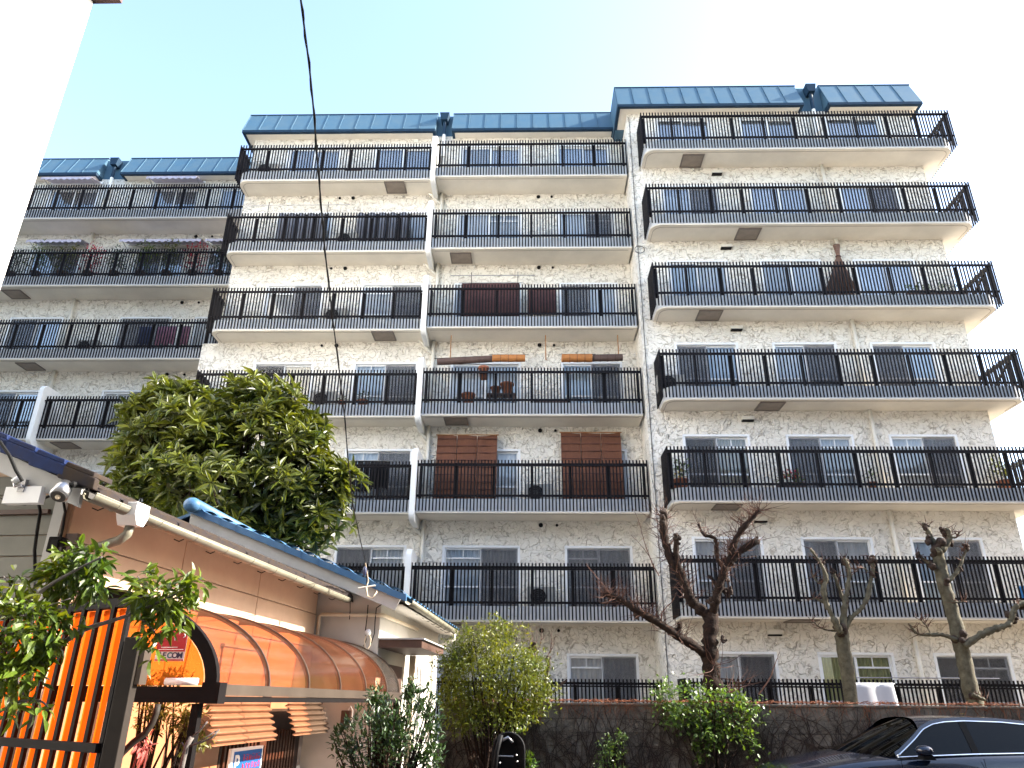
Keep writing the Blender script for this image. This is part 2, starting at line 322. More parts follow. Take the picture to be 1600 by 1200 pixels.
for k in range(1, 8):
    for i, (a, c) in enumerate(WIN_R): window(a, c, k, WR, SR[k][i])
    for i, (a, c) in enumerate(WIN_M): window(a, c, k, WM, SM[k][i])
    for i, (a, c) in enumerate(WIN_N): window(a, c, k, WM, SN[k][i])
    for i, (a, c) in enumerate(WIN_L): window(a, c, k, WL, SL[k][i])

# balconies
def rrect(x0, x1, y0, y1, r0, r1, n=6):          # outline with rounded front corners (front = y0)
    p = [(x0, y1)]
    p += [(x0+r0-r0*math.cos(t*math.pi/2/n), y0+r0-r0*math.sin(t*math.pi/2/n)) for t in range(n+1)] if r0 else [(x0, y0)]
    p += [(x1-r1+r1*math.sin(t*math.pi/2/n), y0+r1-r1*math.cos(t*math.pi/2/n)) for t in range(n+1)] if r1 else [(x1, y0)]
    return p+[(x1, y1)]
POST = MB().box((-.038, 0, -1.0), (.038, .05, -.051)).box((-.06, -.002, -1.01), (.06, .08, -.975)).mesh('post', m='bar')
def balcony(x0, x1, Y, yw, k, lo, ro, wrap=0):
    """lo / ro: open left / right end with a bar return; wrap: how far the right return runs past the wall"""
    z = rail(k); r = .32
    sl = MB(); out = rrect(x0+(.06 if lo else 0), x1-(.06 if ro else 0), Y+.05, yw, r if lo else 0, r if ro else 0)
    sl.prism(out, z-1.385, z-1.0)
    if wrap: sl.box((yw and 12.64, yw, z-1.384), (x1-.06, yw+wrap, z-1.0))
    bal = sl.build('balcony', 'slab', apt)
    eo = rrect(x0+(.06 if lo else 0)-.003, x1-(.06 if ro else 0)+.003, Y+.047, yw, r if lo else 0, r if ro else 0); eb = MB()
    for (a, c), (d, e) in zip(eo, eo[1:]): eb.add([(a, c, z-1.352), (d, e, z-1.352), (d, e, z-.998), (a, c, z-.998)], [(0, 1, 2, 3)])
    eb.build('edge_band', 'slab_edge', bal)
    # drip moulding under the edge
    ins = rrect(x0+(.06 if lo else 0)+.10, x1-(.06 if ro else 0)-.10, Y+.17, yw, r-.06 if lo else 0, r-.06 if ro else 0)
    a = ins if lo else ins[1:]; a = a if ro else a[:-1]
    MB().tube([(p[0], p[1], z-1.387) for p in a], .007, 4).build('drip_moulding', 'hatch', bal)
    # bars: too fine to pick apart, one part per balcony
    b = MB(); n = int(round((x1-x0)/.0930)); hb = .0182
    for i in range(n+1):
        x = x0+(x1-x0)*i/n; b.box((x-hb, Y, z-1.338), (x+hb, Y+.02, z+.085))
    ends = []
    if lo: ends.append((x0, yw-.04))
    if ro: ends.append((x1, yw-.04+wrap))
    for xe, ye in ends:
        m = int(round((ye-Y)/.0975))
        for i in range(1, m+1): y = Y+(ye-Y)*i/m; b.box((xe-.016, y-hb, z-1.338), (xe+.016, y+hb, z+.085))
    stuff(b.build('balusters', 'bar', bal))
    for nm, d, h, ya, yb in (('top_rail', .014, .058, .066, .11), ('second_rail', -.065, .036, -.03, -.001), ('bottom_rail', -.885, .055, .021, .065)):
        q = MB().box((x0, Y+ya, z+d-h), (x1, Y+yb, z+d))
        for xe, ye in ends:
            s_ = 1 if xe == x0 else -1; q.box((min(xe+s_*.017, xe+s_*.055), Y+.12, z+d-h+.001), (max(xe+s_*.017, xe+s_*.055), ye, z+d-.001))
        q.build(nm, 'bar', bal)
    m = max(2, int(round((x1-x0)/.97)))
    for i in range(m+1):
        x = min(max(x0+(x1-x0)*i/m, x0+.08), x1-.08); inst('post', POST, (x, Y+.112, z), bal)
    if wrap:
        MB().obox((x1-.06, Y+.15, z-.1), (0, 1.5, -.75), (-.04, 0, 0), (0, .03, .05)).build('brace', 'bar', bal)
    return bal
HA = {('R', 7): (5.2, 18.9), ('R', 6): (6.63, 18.88), ('R', 5): (5.19, 18.85), ('R', 4): (6.57, 18.87), ('R', 3): (5.1, 18.83), ('R', 2): (6.6, 18.83),
      ('N', 7): (-4.46, 20.12), ('M', 6): (-2.15, 20.12), ('N', 5): (-4.42, 20.1), ('M', 4): (-2.09, 20.05), ('N', 3): (-5.6, 20.1), ('M', 2): (-2.1, 20.05),
      ('L', 6): (-18.05, 22.3), ('L', 5): (-16.77, 22.3), ('L', 4): (-14.85, 22.27)}
HM = MB().box((-.3, -.27, -.018), (.3, .27, .0)); HMm = HM.mesh('hatch', m='hatch')
HF = MB()
for a, b in (((-.34, -.31, -.03), (.34, -.271, 0)), ((-.34, .271, -.03), (.34, .31, 0)), ((-.34, -.27, -.03), (-.301, .27, 0)), ((.301, -.27, -.03), (.34, .27, 0))): HF.box(a, b)
HFm = HF.mesh('hatch_frame', m='hatch_frame')
for k in range(7, 0, -1):
    stacks = [('R', balcony(3.59, 13.26, YR, WR, k, True, True, 1.05)), ('M', balcony(-3.05, 3.24, YM, WM, k, False, False)),
              ('N', balcony(-9.76 if k > 3 else -9.95, -3.22, YN, WM, k, True, False)), ('L', balcony(-22, -9.8, YL, WL, k, False, False))]
    for s_, bo in stacks:
        if (s_, k) in HA:
            x, y = HA[(s_, k)]; h = inst('hatch', HMm, (x, y, rail(k)-1.387), bo); inst('hatch_frame', HFm, (x, y, rail(k)-1.387), bo)
# partitions between the balconies, rounded at the front
def partition(x, y0, yw, z0, z1, w_=.15):
    r = .22; p = [(yw, z0), (y0+r, z0)] + [(y0+r-r*math.sin(t*math.pi/12), z0+r-r*math.cos(t*math.pi/12)) for t in range(1, 7)]
    p += [(y0+r-r*math.cos(t*math.pi/12), z1-r+r*math.sin(t*math.pi/12)) for t in range(7)] + [(yw, z1)]
    MB().prism(p, x-w_/2, x+w_/2, lambda a, b, c: (c, a, b)).build('partition', 'white_paint', apt, bevel=.012)
for k in range(1, 8): partition(-3.135, 19.44, WM, rail(k)-1.62, rail(k)+(.44 if k < 7 else .30))
partition(-15.6, 21.5, WL, rail(4)-1.6, rail(4)+.42); partition(-15.6, 21.5, WL, rail(3)-1.6, rail(3)+.42)
# pipes, vents, lamps
for k in range(1, 8):
    zt = rail(k)+1.41; zb = rail(k)-1.0
    for x, y in ((-2.93, WM), (9.38, WR), (-16.15, WL)): MB().tube([(x, y-.09, zb), (x, y-.09, zt+(.0 if k < 7 else -.9))], .055, 10).build('drain_pipe', 'pipe', apt, smooth=True)
    if k < 7: MB().tube([(-3.40, WM-.12, zt-.02), (-3.30, WM-.11, zt-.07), (-2.96, WM-.10, zt-.46)], .04, 8).build('drain_pipe', 'pipe', apt, smooth=True)
VR = MB().tube([(0, -.015, 0), (0, -.045, 0)], .062, 14).mesh('vent_cap', m='black'); VS = MB().tube([(0, -.012, 0), (0, -.04, 0)], .04, 12).mesh('vent_cap', m='black')
HD = MB().prism([(-.0, .0), (-.11, -.02), (-.14, -.13), (0, -.13)], -.17, .17, lambda a, b, c: (c, a, b)).mesh('vent_hood', m='pipe'); HDk = MB().box((-.16, -.12, -.165), (.16, 0, -.132)).mesh('vent_slot', m='black')
LMP = MB().ball((0, -.04, 0), .05).mesh('wall_lamp', True and (0, 0, 0), True, 'pipe')
for k in range(1, 8):
    z = rail(k)+1.35
    if k < 7:
        for x, me in ((.34, VR), (.79, VS), (-6.43, VS), (-5.97, VR)): inst('vent_cap', me, (x, WM, z-.06), apt)
        for x in (-12.3, -11.7): inst('vent_cap', VR if x < -12 else VS, (x, WL, z-.06), apt)
        h = inst('vent_hood', HD, (6.03, WR, z-.1), apt); inst('vent_slot', HDk, (6.03, WR, z-.1), h)
        for x, y in ((1.93, WM), (-1.75, WM), (-7.4, WM), (-4.3, WM), (5.3, WR)): inst('wall_lamp', LMP, (x, y, z-.03), apt)
# cable with a coil on the corner pier
MB().tube([(3.36, WR-.02, z) for z in (1.2, 4, 7, 10, 13, 16, 19.5)], .009, 5).build('wall_cable', 'rubber', apt)
MB().tube([(3.40+.15*math.cos(t*.35), WR-.05-.01*(t % 18)/18, 14.28+.13*math.sin(t*.35)) for t in range(55)], .010, 5).build('cable_coil', 'rubber', apt)
# mansard roof edge
def mansard(x0, x1, yf, zb, zt, yw, n, lend=True, rend=True):
    ins = .45; b = MB()
    b.prism([(yf+.02, zb+.10), (yf+ins+.02, zt-.03), (yf+1.6, zt-.03), (yf+1.6, zb+.10)], x0+.02, x1-.02, lambda a, b_, c: (c, a, b_))
    ro = b.build('roof', 'roof_dark', apt)
    MB().box((x0, yf-.015, zb), (x1, yf+.10, zb+.095)).box((x0, yf+.1, zb+.001), (x0+.09, yf+1.55, zb+.094)).box((x1-.09, yf+.1, zb+.001), (x1, yf+1.55, zb+.094)).build('fascia', 'roof_dark', ro)
    MB().box((x0+.091, yf+.101, zb+.02), (x1-.091, yf+1.5, zb+.06)).build('soffit', 'slab', ro)
    t = Vector((0, ins, zt-zb-.1)); nrm = Vector((0, -(zt-zb-.1), ins)).normalized(); wd = (x1-x0)/n
    for i in range(n):
        a = x0+i*wd; o = Vector((a, yf, zb+.10)); pb = MB()
        pb.obox(o+Vector((.004, 0, 0)), (wd-.008, 0, 0), t, nrm*.012)
        pb.obox(o+Vector((.0, 0, 0))+nrm*.0125, (.020, 0, 0), t*.965, nrm*.018)
        pb.build('roof_panel', 'roof_blue', ro)
    MB().box((x0-.02, yf+ins-.03, zt-.012), (x1+.02, yf+1.65, zt+.03)).build('roof_cap', 'roof_dark', ro)
    for xe, on in ((x0, lend), (x1, rend)):
        if on: MB().prism([(yf, zb+.1), (yf+ins, zt-.013), (yf+1.6, zt-.013), (yf+1.6, zb+.1)], xe-.012 if xe == x0 else xe-.019, xe+.019 if xe == x0 else xe+.012, lambda a, b_, c: (c, a, b_)).build('roof_end_panel', 'roof_blue', ro)
def gap(x0, x1, yf, zb, zt):
    MB().box((x0-.1, yf+.42, zb-.12), (x1+.1, yf+.5, zt-.12)).build('roof_recess', 'roof_blue', apt)
    xm = (x0+x1)/2
    MB().prism([(-.17, .0), (.17, 0), (.11, -.32), (-.11, -.32)], yf+.10, yf+.41, lambda a, b, c: (xm+a, c, zt-.22+b)).build('rain_hopper', 'roof_dark', apt)
    MB().tube([(xm, yf+.26, zt-.5), (xm, yf+.26, zb+.05)], .06, 10).build('drain_pipe', 'roof_dark', apt); MB().tube([(xm, yf+.26, zb+.05), (xm, yf+.26, zb-.9)], .06, 10).build('drain_pipe', 'white_paint', apt)
mansard(2.96, 9.07, 18.9, 19.66, 20.92, WR, 11); mansard(9.88, 12.93, 18.9, 19.66, 20.92, WR, 5); gap(9.07, 9.88, 18.9, 19.66, 20.92)
mansard(-2.67, 3.0, 20.15, 19.84, 21.0, WM, 10, True, False); mansard(-10.05, -3.26, 20.15, 19.84, 21.02, WM, 12); gap(-3.26, -2.67, 20.15, 19.84, 21.0)
mansard(-15.52, -9.6, 22.35, 19.86, 20.98, WL, 10); mansard(-25, -16.44, 22.35, 19.86, 20.98, WL, 15); gap(-16.44, -15.52, 22.35, 19.86, 20.98)
MB().box((2.99, 20.0, 19.66), (3.35, 24, 20.9)).build('roof_side', 'roof_blue', apt)

# white neighbour on the far left, only its long sunlit flank and the eave corner are in view
mat('neighbour', (.86, .86, .84), .75, .03, 1.5, bump=.05)
nb = empty('white_building', (-16, 8, 0), 'tall plain white building with dark brown eave at the far left edge', 'building')
MB().box((-22, -2, 0), (-12.55, 15, 20.0)).build('wall', 'neighbour', nb, bevel=.02)
mat('brown_eave', (.07, .035, .03), .6, .1)
MB().box((-22.6, -2.5, 20.02), (-11.75, 15.05, 20.3)).build('eave', 'brown_eave', nb)
# ------------------------------------------------------------------ near houses (left)
mat('siding', (.17, .17, .145), .7, .10, 3, bump=.06, bscale=30); mat('house_wall', (.50, .35, .245), .7, .07, 2, bump=.05)
mat('house2_wall', (.58, .55, .50), .75, .06, 2, bump=.08); mat('tile_navy', (.007, .022, .085), .5, .25, 9, dirt=(.012, .016, .05), spec=.08); mat('tile_old', (.020, .019, .025), .85, .3, 7, dirt=(.05, .033, .018), spec=.15)
mat('tile_blue', (.03, .095, .205), .5, .2, 6, dirt=(.06, .14, .24), spec=.3); mat('gutter', (.23, .215, .16), .4, .12, 4); mat('barge', (.40, .40, .39), .6, .08, 3)
mat('soffit_dark', (.06, .055, .05), .8, .2); mat('wood_brown', (.075, .035, .022), .6, .2, 6); mat('post_brown', (.035, .028, .023), .6, .15, spec=.15); mat('steel', (.36, .36, .37), .28, .1, metal=.9)
mat('cream_pipe', (.66, .55, .40), .5, .08); mat('bronze', (.13, .10, .08), .35, .15, 3, metal=.5); mat('dark_frame', (.009, .007, .007), .7, .15, spec=.1)
mat('orange_sheet', (.80, .105, .004), .6, .1, 5, trans=.8, spec=.08); mat('corr_sheet', (.30, .215, .16), .5, .12, 3); mat('red_sign', (.45, .02, .03), .35, .05); mat('sign_white', (.78, .78, .76), .35, .03)
mat('sign_navy', (.02, .03, .08), .4); mat('sign_teal', (.02, .20, .22), .4); mat('sign_blue', (.015, .10, .32), .35, .05); mat('sign_red', (.55, .03, .05), .4)
glassmat('poly_canopy', (.90, .50, .33), 1.4, .12, (.46, .18, .09), .15, .35); glassmat('poly_end', (.95, .42, .10), 1.4, .1, (.95, .36, .06), .3, .4); glassmat('poly_grey', (.45, .42, .38), 1.4, .2, (.10, .085, .07), .5, .35)
G0 = Vector((-3.133, 5.064, 0)); HD_ = Vector((.096, .9954, 0)); HN = Vector((.9954, -.096, 0))
def H(l, o, z): return G0+HD_*l+HN*o+Vector((0, 0, z))
def hb(b, l0, l1, o0, o1, z0, z1): return b.obox(H(l0, o0, z0), HD_*(l1-l0), HN*(o1-o0), (0, 0, z1-z0))
SL = .40                                          # roof slope
h1 = empty('house', H(3, -2.5, 0), 'near low house with navy verge tiles, cream side wall and long gutter', 'house')
core = MB(); core.prism([(-.53, 0), (-5.5, 0), (-5.5, 2.9+.40*2.7), (-3.2, 2.83+.53*0+SL*3.2), (-.53, 2.83+SL*.53)], .55, 5.97, lambda a, b, c: tuple(H(c, a, b))); core.build('wall', 'house_wall', h1)
# siding planks on the gable
for i in range(19):
    z = .30+i*.161; z1 = z+.153
    if z1 < 3.02: MB().obox(H(.548, -.55, z), HN*-4.9, HD_*-.022, (0, 0, .153)).build('plank', 'siding', h1, bevel=.004)
    else:
        e = max(.55, (z1-2.83)/SL+.05)
        if e < 4.8: MB().obox(H(.548, -e, z), HN*-(5.4-e), HD_*-.022, (0, 0, .153)).build('plank', 'siding', h1, bevel=.004)
MB().obox(H(.52, -.535, .3), HN*-.09, HD_*-.03, (0, 0, 2.68)).build('corner_board', 'barge', h1)
MB().obox(H(.51, -.66, 2.87), HN*-3, HD_*-.03, (0, 0, .035)).build('batten', 'wood_brown', h1)
# side wall panels with open joints
ls = [.56, 2.25, 4.0, 5.96]; zs = [1.62, 2.235, 2.685, 3.04]
for i in range(3):
    for j in range(3): hb(MB(), ls[i]+.006, ls[i+1]-.006, -.53, -.505, zs[j]+.005, zs[j+1]-.005).build('wall_panel', 'house_wall', h1, bevel=.004)
# eave
rf = MB(); rf.prism([(.0, 2.86), (.0, 2.90), (-3.2, 2.92+SL*3.27), (-3.2, 2.85+SL*3.27)], .02, 6.05, lambda a, b, c: tuple(H(c, a, b))); rf = rf.build('roof', 'soffit_dark', h1)
MB().prism([(-3.2, 2.92+SL*3.27), (-6, 2.92+SL*.47), (-6, 2.85+SL*.47), (-3.2, 2.85+SL*3.27)], .02, 6.05, lambda a, b, c: tuple(H(c, a, b))).build('rear_slope', 'tile_old', rf)
MB().prism([(-.03, 2.855), (-.5, 2.855+SL*.5-.02), (-.5, 2.845+SL*.5-.02), (-.03, 2.845)], .05, 5.97, lambda a, b, c: tuple(H(c, a, b))).build('soffit', 'house_wall', rf)
te = MB(); te.grid(lambda u, v: tuple(H((u-.5)*.255, .03-v*.34, 2.915+v*.34*SL+.035*abs(math.sin(u*math.pi*1.0))+.012*(1-v))), 8, 1)
te.grid(lambda u, v: tuple(H((u-.5)*.255, .03, 2.885+v*(.03+.035*abs(math.sin(u*math.pi))+.012))), 8, 1); tm = te.mesh('eave_tile', H(0, 0, 0), False, 'tile_old')
for i in range(22):
    o = inst('eave_tile', tm, H(.22+i*.265, random.uniform(-.01, .012), random.uniform(-.004, .006)), rf); o.rotation_euler.z = random.uniform(-.02, .02)
for r_ in range(1, 11):                           # upper courses
    for i in range(0, 22, 1):
        inst('roof_tile', tm, H(.22+i*.265, -.29*r_, .29*r_*SL), rf)
for i in range(13):                               # verge tiles stepping up the rake
    o0 = .08-i*.255; z = 2.93-(o0)*SL+.02
    v_ = MB(); v_.prism([(o0, z-.02), (o0-.30, z+.30*SL-.045), (o0-.30, z+.30*SL+.055), (o0-.03, z+.075), (o0, z+.06)], -.06, -.005, lambda a, b, c: tuple(H(c, a, b)))
    v_.prism([(o0-.02, z+.070), (o0-.27, z+.27*SL+.055), (o0-.25, z+.25*SL+.095), (o0-.02, z+.108)], -.055, .16, lambda a, b, c: tuple(H(c, a, b)))
    v_.build('verge_tile', 'tile_navy' if i > 0 else 'tile_old', rf, bevel=.008)
MB().prism([(-.05, 2.79), (-3.2, 2.79+SL*3.15), (-3.2, 2.95+SL*3.15), (-.05, 2.93)], .0, .035, lambda a, b, c: tuple(H(c, a, b))).build('bargeboard', 'barge', rf)
hb(MB(), -.03, .03, -.62, -.34, 2.82, 2.94).build('boxed_return', 'white_paint', rf)
# gutter
def halfpipe(P, Q, r, n=8, end=True):
    P, Q = Vector(P), Vector(Q); t = (Q-P).normalized(); s = Vector((t.y, -t.x, 0)).normalized(); b = MB()
    b.grid(lambda u, v: tuple(P.lerp(Q, v)+s*(-math.cos(u*math.pi)*r)+Vector((0, 0, -math.sin(u*math.pi)*r))), n, 1)
    return b
def gutter(P, Q, r, par, nbr):
    g = halfpipe(P, Q, r).build('gutter', 'gutter', par, smooth=True, solid=.006); P, Q = Vector(P), Vector(Q); t = (Q-P).normalized(); s = Vector((t.y, -t.x, 0))
    for sgn in (-1, 1): MB().tube([P+s*sgn*r, Q+s*sgn*r], .009, 6).build('gutter_lip', 'gutter', g)
    for i in range(nbr):
        c = P.lerp(Q, (i+.5)/nbr); MB().tube([c+s*(-math.cos(u*math.pi/8)*(r+.007))+Vector((0, 0, -math.sin(u*math.pi/8)*(r+.007))) for u in range(9)], .006, 5).build('gutter_bracket', 'gutter', g)
        MB().tube([c+s*(-r)+Vector((0, 0, -.02)), c+s*(-r-.07)+Vector((0, 0, -.05)), c+s*(-r-.12)+Vector((0, 0, -.03))], .005, 5).build('gutter_strut', 'dark_frame', g)
    return g
gutter(H(.0, .02, 2.885), H(5.72, .02, 2.872), .05, h1, 10)
hp = MB(); hp.prism([(-.085, .0), (.085, 0), (.085, -.1), (.045, -.17), (-.045, -.17), (-.085, -.1)], .02, .18, lambda a, b, c: tuple(H(.50+a, c-.06, 2.93+b))); hp.build('rain_hopper', 'white_paint', h1, bevel=.006)
MB().tube([H(.50, .04, 2.77), H(.50, .03, 2.70), H(.505, -.03, 2.655), H(.52, -.2, 2.61), H(.53, -.42, 2.565), H(.535, -.47, 2.5), H(.535, -.47, .3)], .036, 10).build('downpipe', 'gutter', h1, smooth=True)
hb(MB(), .53, .60, -.50, -.40, 2.30, 2.72).build('dark_niche', 'wood_brown', h1)
# window seen through the canopy, slatted bay and pink lower wall
wf = hb(MB(), 3.3, 4.1, -.505, -.48, 1.68, 2.08); wf.build('window', 'house_wall', h1)
for a, c, d, e in ((3.27, 4.13, 2.08, 2.11), (3.27, 4.13, 1.65, 1.68)): hb(MB(), a, c, -.505, -.46, d, e).build('window_trim', 'barge', h1)
hb(MB(), .56, 5.96, -.53, -.508, .25, 1.61).build('lower_wall', 'house_wall', h1)
hb(MB(), 3.6, 5.65, -.507, -.50, .3, 1.45).build('slat_backing', 'soffit_dark', h1)
for i in range(22): hb(MB(), 3.65+i*.092, 3.65+i*.092+.045, -.499, -.47, .3, 1.2).build('slat', 'wood_brown', h1)
hb(MB(), 5.62, 5.74, -.49, -.42, .3, 1.3).build('door_frame', 'steel', h1); hb(MB(), 4.45, 4.62, -.48, -.44, 1.05, 1.6).build('shutter_box', 'wood_brown', h1)
def corr(l0, l1, name, zt, zb, amp=.026, n=6):
    b = MB(); b.grid(lambda u, v: tuple(H(l0+(l1-l0)*u, -.32+.16*v+amp*math.sin(v*n*2*math.pi), zt+(zb-zt)*v)), 6, n*10)
    return b.build(name, 'corr_sheet', h1, smooth=True, solid=.004)
corr(2.75, 4.25, 'corrugated_sheet', 1.53, 1.13); corr(4.78, 6.0, 'corrugated_sheet', 1.53, 1.15)

# arched entrance canopy
cn = empty('arched_canopy', H(3.4, .75, 0), 'arched amber polycarbonate canopy with dark ribs along the near house', 'canopy')
LR = [.85+i*.925 for i in range(6)]+[6.1]
def arch(l, t, dr=0): return H(l, -.5+(1.25+dr)*math.cos(t), 1.645+(.71+dr)*math.sin(t))
for i in range(6):
    b = MB(); b.grid(lambda u, v: tuple(arch(LR[i]+(LR[i+1]-LR[i])*v, u*math.pi/2)), 18, 2); b.build('canopy_sheet', 'poly_canopy' if i < 5 else 'poly_grey', cn, smooth=True)
for i, l in enumerate(LR):
    b = MB(); w_ = .05 if i == 0 else .022
    ring = []
    for s in range(19):
        t = s*math.pi/36; ring.append([arch(l-w_/2, t, .012), arch(l+w_/2, t, .012), arch(l+w_/2, t, -.03-(.05 if i == 0 else 0)), arch(l-w_/2, t, -.03-(.05 if i == 0 else 0))])
    vs = [p for r in ring for p in r]; fs = [(s*4+k, s*4+(k+1) % 4, s*4+4+(k+1) % 4, s*4+4+k) for s in range(18) for k in range(4)]
    b.add(vs, fs+[(3, 2, 1, 0), (72, 73, 74, 75)]); b.build('rib', 'dark_frame' if i == 0 else 'bronze', cn)
hb(MB(), .86, 6.12, .755, .80, 1.575, 1.655).build('edge_beam', 'bronze', cn); hb(MB(), .86, 6.12, .68, .79, 1.53, 1.572).build('lower_beam', 'dark_frame', cn)
hb(MB(), .80, .87, -.5, .67, 1.525, 1.635).build('tie_beam', 'dark_frame', cn); hb(MB(), .79, .90, .671, .81, 1.52, 1.665).build('corner_block', 'dark_frame', cn)
hb(MB(), 6.10, 6.16, .68, .75, 0, 1.53).build('post', 'dark_frame', cn); hb(MB(), .82, .88, .60, .66, 0, 1.52).build('post', 'dark_frame', cn)
ep = MB(); pts = [H(.83, -.48, 1.64)]+[H(.83, -.5+1.16*math.cos(t*math.pi/24), 1.645+.63*math.sin(t*math.pi/24)) for t in range(13)]
ep.add(pts, [tuple(range(len(pts)))]); ep.build('end_panel', 'poly_end', cn)
tb = MB().tube([H(.80, .38, 1.668), H(.80, .63, 1.668)], .026, 12).build('white_tube', 'sign_white', None, True, at=H(.8, .5, 1.668)); tag(tb, 'short white tube lying on the dark tie beam of the amber canopy', 'tube')
# security sticker on the end panel
def text(s, size, mat_, par, o, ax, up, bold=0, xs=1.0):
    c = bpy.data.curves.new('t', 'FONT'); c.body = s; c.size = size; c.extrude = .001; c.offset = bold; c.align_x = 'CENTER'; c.align_y = 'CENTER'
    t = bpy.data.objects.new('t', c); COL.objects.link(t); bpy.context.view_layer.update()
    me = bpy.data.meshes.new_from_object(t.evaluated_get(bpy.context.evaluated_depsgraph_get())); bpy.data.objects.remove(t)
    ax, up = Vector(ax).normalized(), Vector(up).normalized(); nn = ax.cross(up)
    Mx = Matrix(((ax.x*xs, up.x, nn.x), (ax.y*xs, up.y, nn.y), (ax.z*xs, up.z, nn.z))).to_4x4(); me.transform(Mx); me.materials.clear(); me.materials.append(MATS[mat_]); me.name = 'lettering'
    return inst('lettering', me, o, par)
sg = empty('security_sign', H(.81, .37, 1.92), 'red and white security company sign reading SECOM on the amber canopy end', 'sign')
UPV = Vector((0, 0, 1))
hb(MB(), .815, .822, .25, .48, 1.81, 2.03).build('plate', 'sign_white', sg); hb(MB(), .810, .8145, .252, .478, 1.878, 2.028).build('red_panel', 'red_sign', sg); hb(MB(), .810, .8145, .252, .478, 1.813, 1.822).build('red_strip', 'red_sign', sg)
for i, (ch, m_) in enumerate((('S', 'sign_navy'), ('E', 'sign_navy'), ('C', 'sign_teal'), ('O', 'sign_navy'), ('M', 'sign_navy'))):
    text(ch, .056, m_, sg, H(.812, .283+i*.041, 1.849), HN, UPV, .0016, 1.05)
for z, a, c in ((1.905, .29, .42), (1.889, .27, .47)): hb(MB(), .8075, .8095, a, c, z, z+.005).build('print_line', 'sign_white', sg)
MB().tube([H(.808, .45+.016*math.cos(t*.5), 1.99+.013*math.sin(t*.5)) for t in range(-3, 4)], .003, 4).build('print_curl', 'sign_white', sg)
MB().tube([H(.808, .34+.05*math.cos(t*.35), 1.955+.05*math.sin(t*.35)) for t in range(0, 9)], .003, 4).build('print_curl', 'sign_white', sg)

# parking sign
ps = empty('parking_sign', H(3.4, -.1, .3), 'blue parking sign with white P and red writing below the corrugated sheet', 'sign')
hb(MB(), 3.02, 3.78, -.12, -.10, .62, 1.10).build('board', 'sign_white', ps); hb(MB(), 3.06, 3.75, -.0985, -.096, .75, 1.07).build('blue_panel', 'sign_blue', ps)
hb(MB(), 3.03, 3.09, -.0985, -.094, .62, 1.098).build('left_edge', 'sign_white', ps)
text('P', .22, 'sign_white', ps, H(3.17, -.093, .95), HD_, UPV, .006)
b = MB(); random.seed(3)
for r_ in range(3):
    for c_ in range(6):
        l0, z0 = 3.29+c_*.073, 1.035-r_*.075
        for s in range(5):
            if random.random() < .5: hb(b, l0+random.uniform(0, .02), l0+random.uniform(.035, .06), -.0945, -.093, z0-.012*s-.006, z0-.012*s)
            else: x_ = l0+random.uniform(.005, .055); hb(b, x_, x_+.007, -.0945, -.0925, z0-.06, z0-random.uniform(0, .03))
b.build('red_marks', 'sign_red', ps); hb(MB(), 3.38, 3.42, -.16, -.13, 0, .9).build('stake', 'steel', ps)

# floodlight with bracket, wires on the gable
fl = empty('floodlight', H(-.06, -.13, 2.86), 'silver floodlight under the navy tiled verge', 'lamp')
c0 = H(-.08, -.13, 2.90); ax = (HD_*-.55+HN*.15+Vector((0, 0, -.82))).normalized()
MB().tube([c0-ax*.05, c0+ax*.0, c0+ax*.07, c0+ax*.078], [.045, .058, .062, .05], 16).build('housing', 'steel', fl, True)
MB().tube([c0+ax*.079, c0+ax*.082], .05, 16).build('lens', 'soffit_dark', fl); MB().ball(tuple(c0+ax*.085), .018).build('bulb', 'cream_pipe', fl, True)
MB().tube([c0-ax*.03, c0+HN*.07+Vector((0, 0, .03)), c0+HN*.09+HD_*.1+Vector((0, 0, .05))], .022, 8).build('arm', 'rubber', fl)
jb = empty('junction_bracket', H(-.04, -.55, 2.98), 'small white insulator and steel bracket on the bargeboard', 'bracket')
MB().tube([H(-.04, -.52, 3.01), H(-.05, -.56, 2.97)], .022, 8).build('insulator', 'white_paint', jb, True); hb(MB(), -.04, -.01, -.52, -.47, 2.90, 2.99).build('plate', 'steel', jb)
MB().tube([H(-.05, -.55, 2.96), H(-.06, -.53, 2.93), H(-.05, -.49, 2.95), H(-.04, -.48, 2.93)], .007, 6).build('hook', 'steel', jb)
cb = MB(); cb.tube([aY(0, 690, 4.9), aY(15, 712, 4.9), aY(25, 735, 4.95), aY(35, 752, 5.0)], .012, 8)
tag(cb.build('service_cable', 'rubber', at=tuple(aY(35, 752, 5.0))), 'thick black service cable dropping to the insulator at the left edge', 'cable')
cb = MB(); cb.tube([aY(x, y, 5.48) for x, y in ((48, 765), (58, 775), (63, 800), (58, 830), (54, 860), (55, 900), (56, 940))], .012, 8); cb.tube([aY(x, y, 5.46) for x, y in ((62, 782), (80, 774), (98, 778), (102, 800), (98, 825), (92, 850))], .010, 8)
cb.tube([aY(x, y, 5.46) for x, y in ((0, 778), (20, 786), (40, 790), (52, 775))], .004, 5)
tag(cb.build('wall_wiring', 'rubber', at=tuple(aY(56, 940, 5.48))), 'black electric wires looping down the grey plank gable', 'wires')
mb_ = empty('meter_box', aY(85, 845, 5.40), 'dark meter box on the grey plank gable behind the leaves', 'meter box')
MB().box(tuple(aY(70, 862, 5.42)), (aY(98, 838, 5.42).x, 5.50, aY(98, 838, 5.42).z)).build('case', 'dark_frame', mb_, bevel=.01); MB().box((aY(76, 858, 5.4).x, 5.405, aY(76, 858, 5.4).z), (aY(90, 843, 5.4).x, 5.419, aY(90, 843, 5.4).z)).build('cover', 'rubber', mb_)

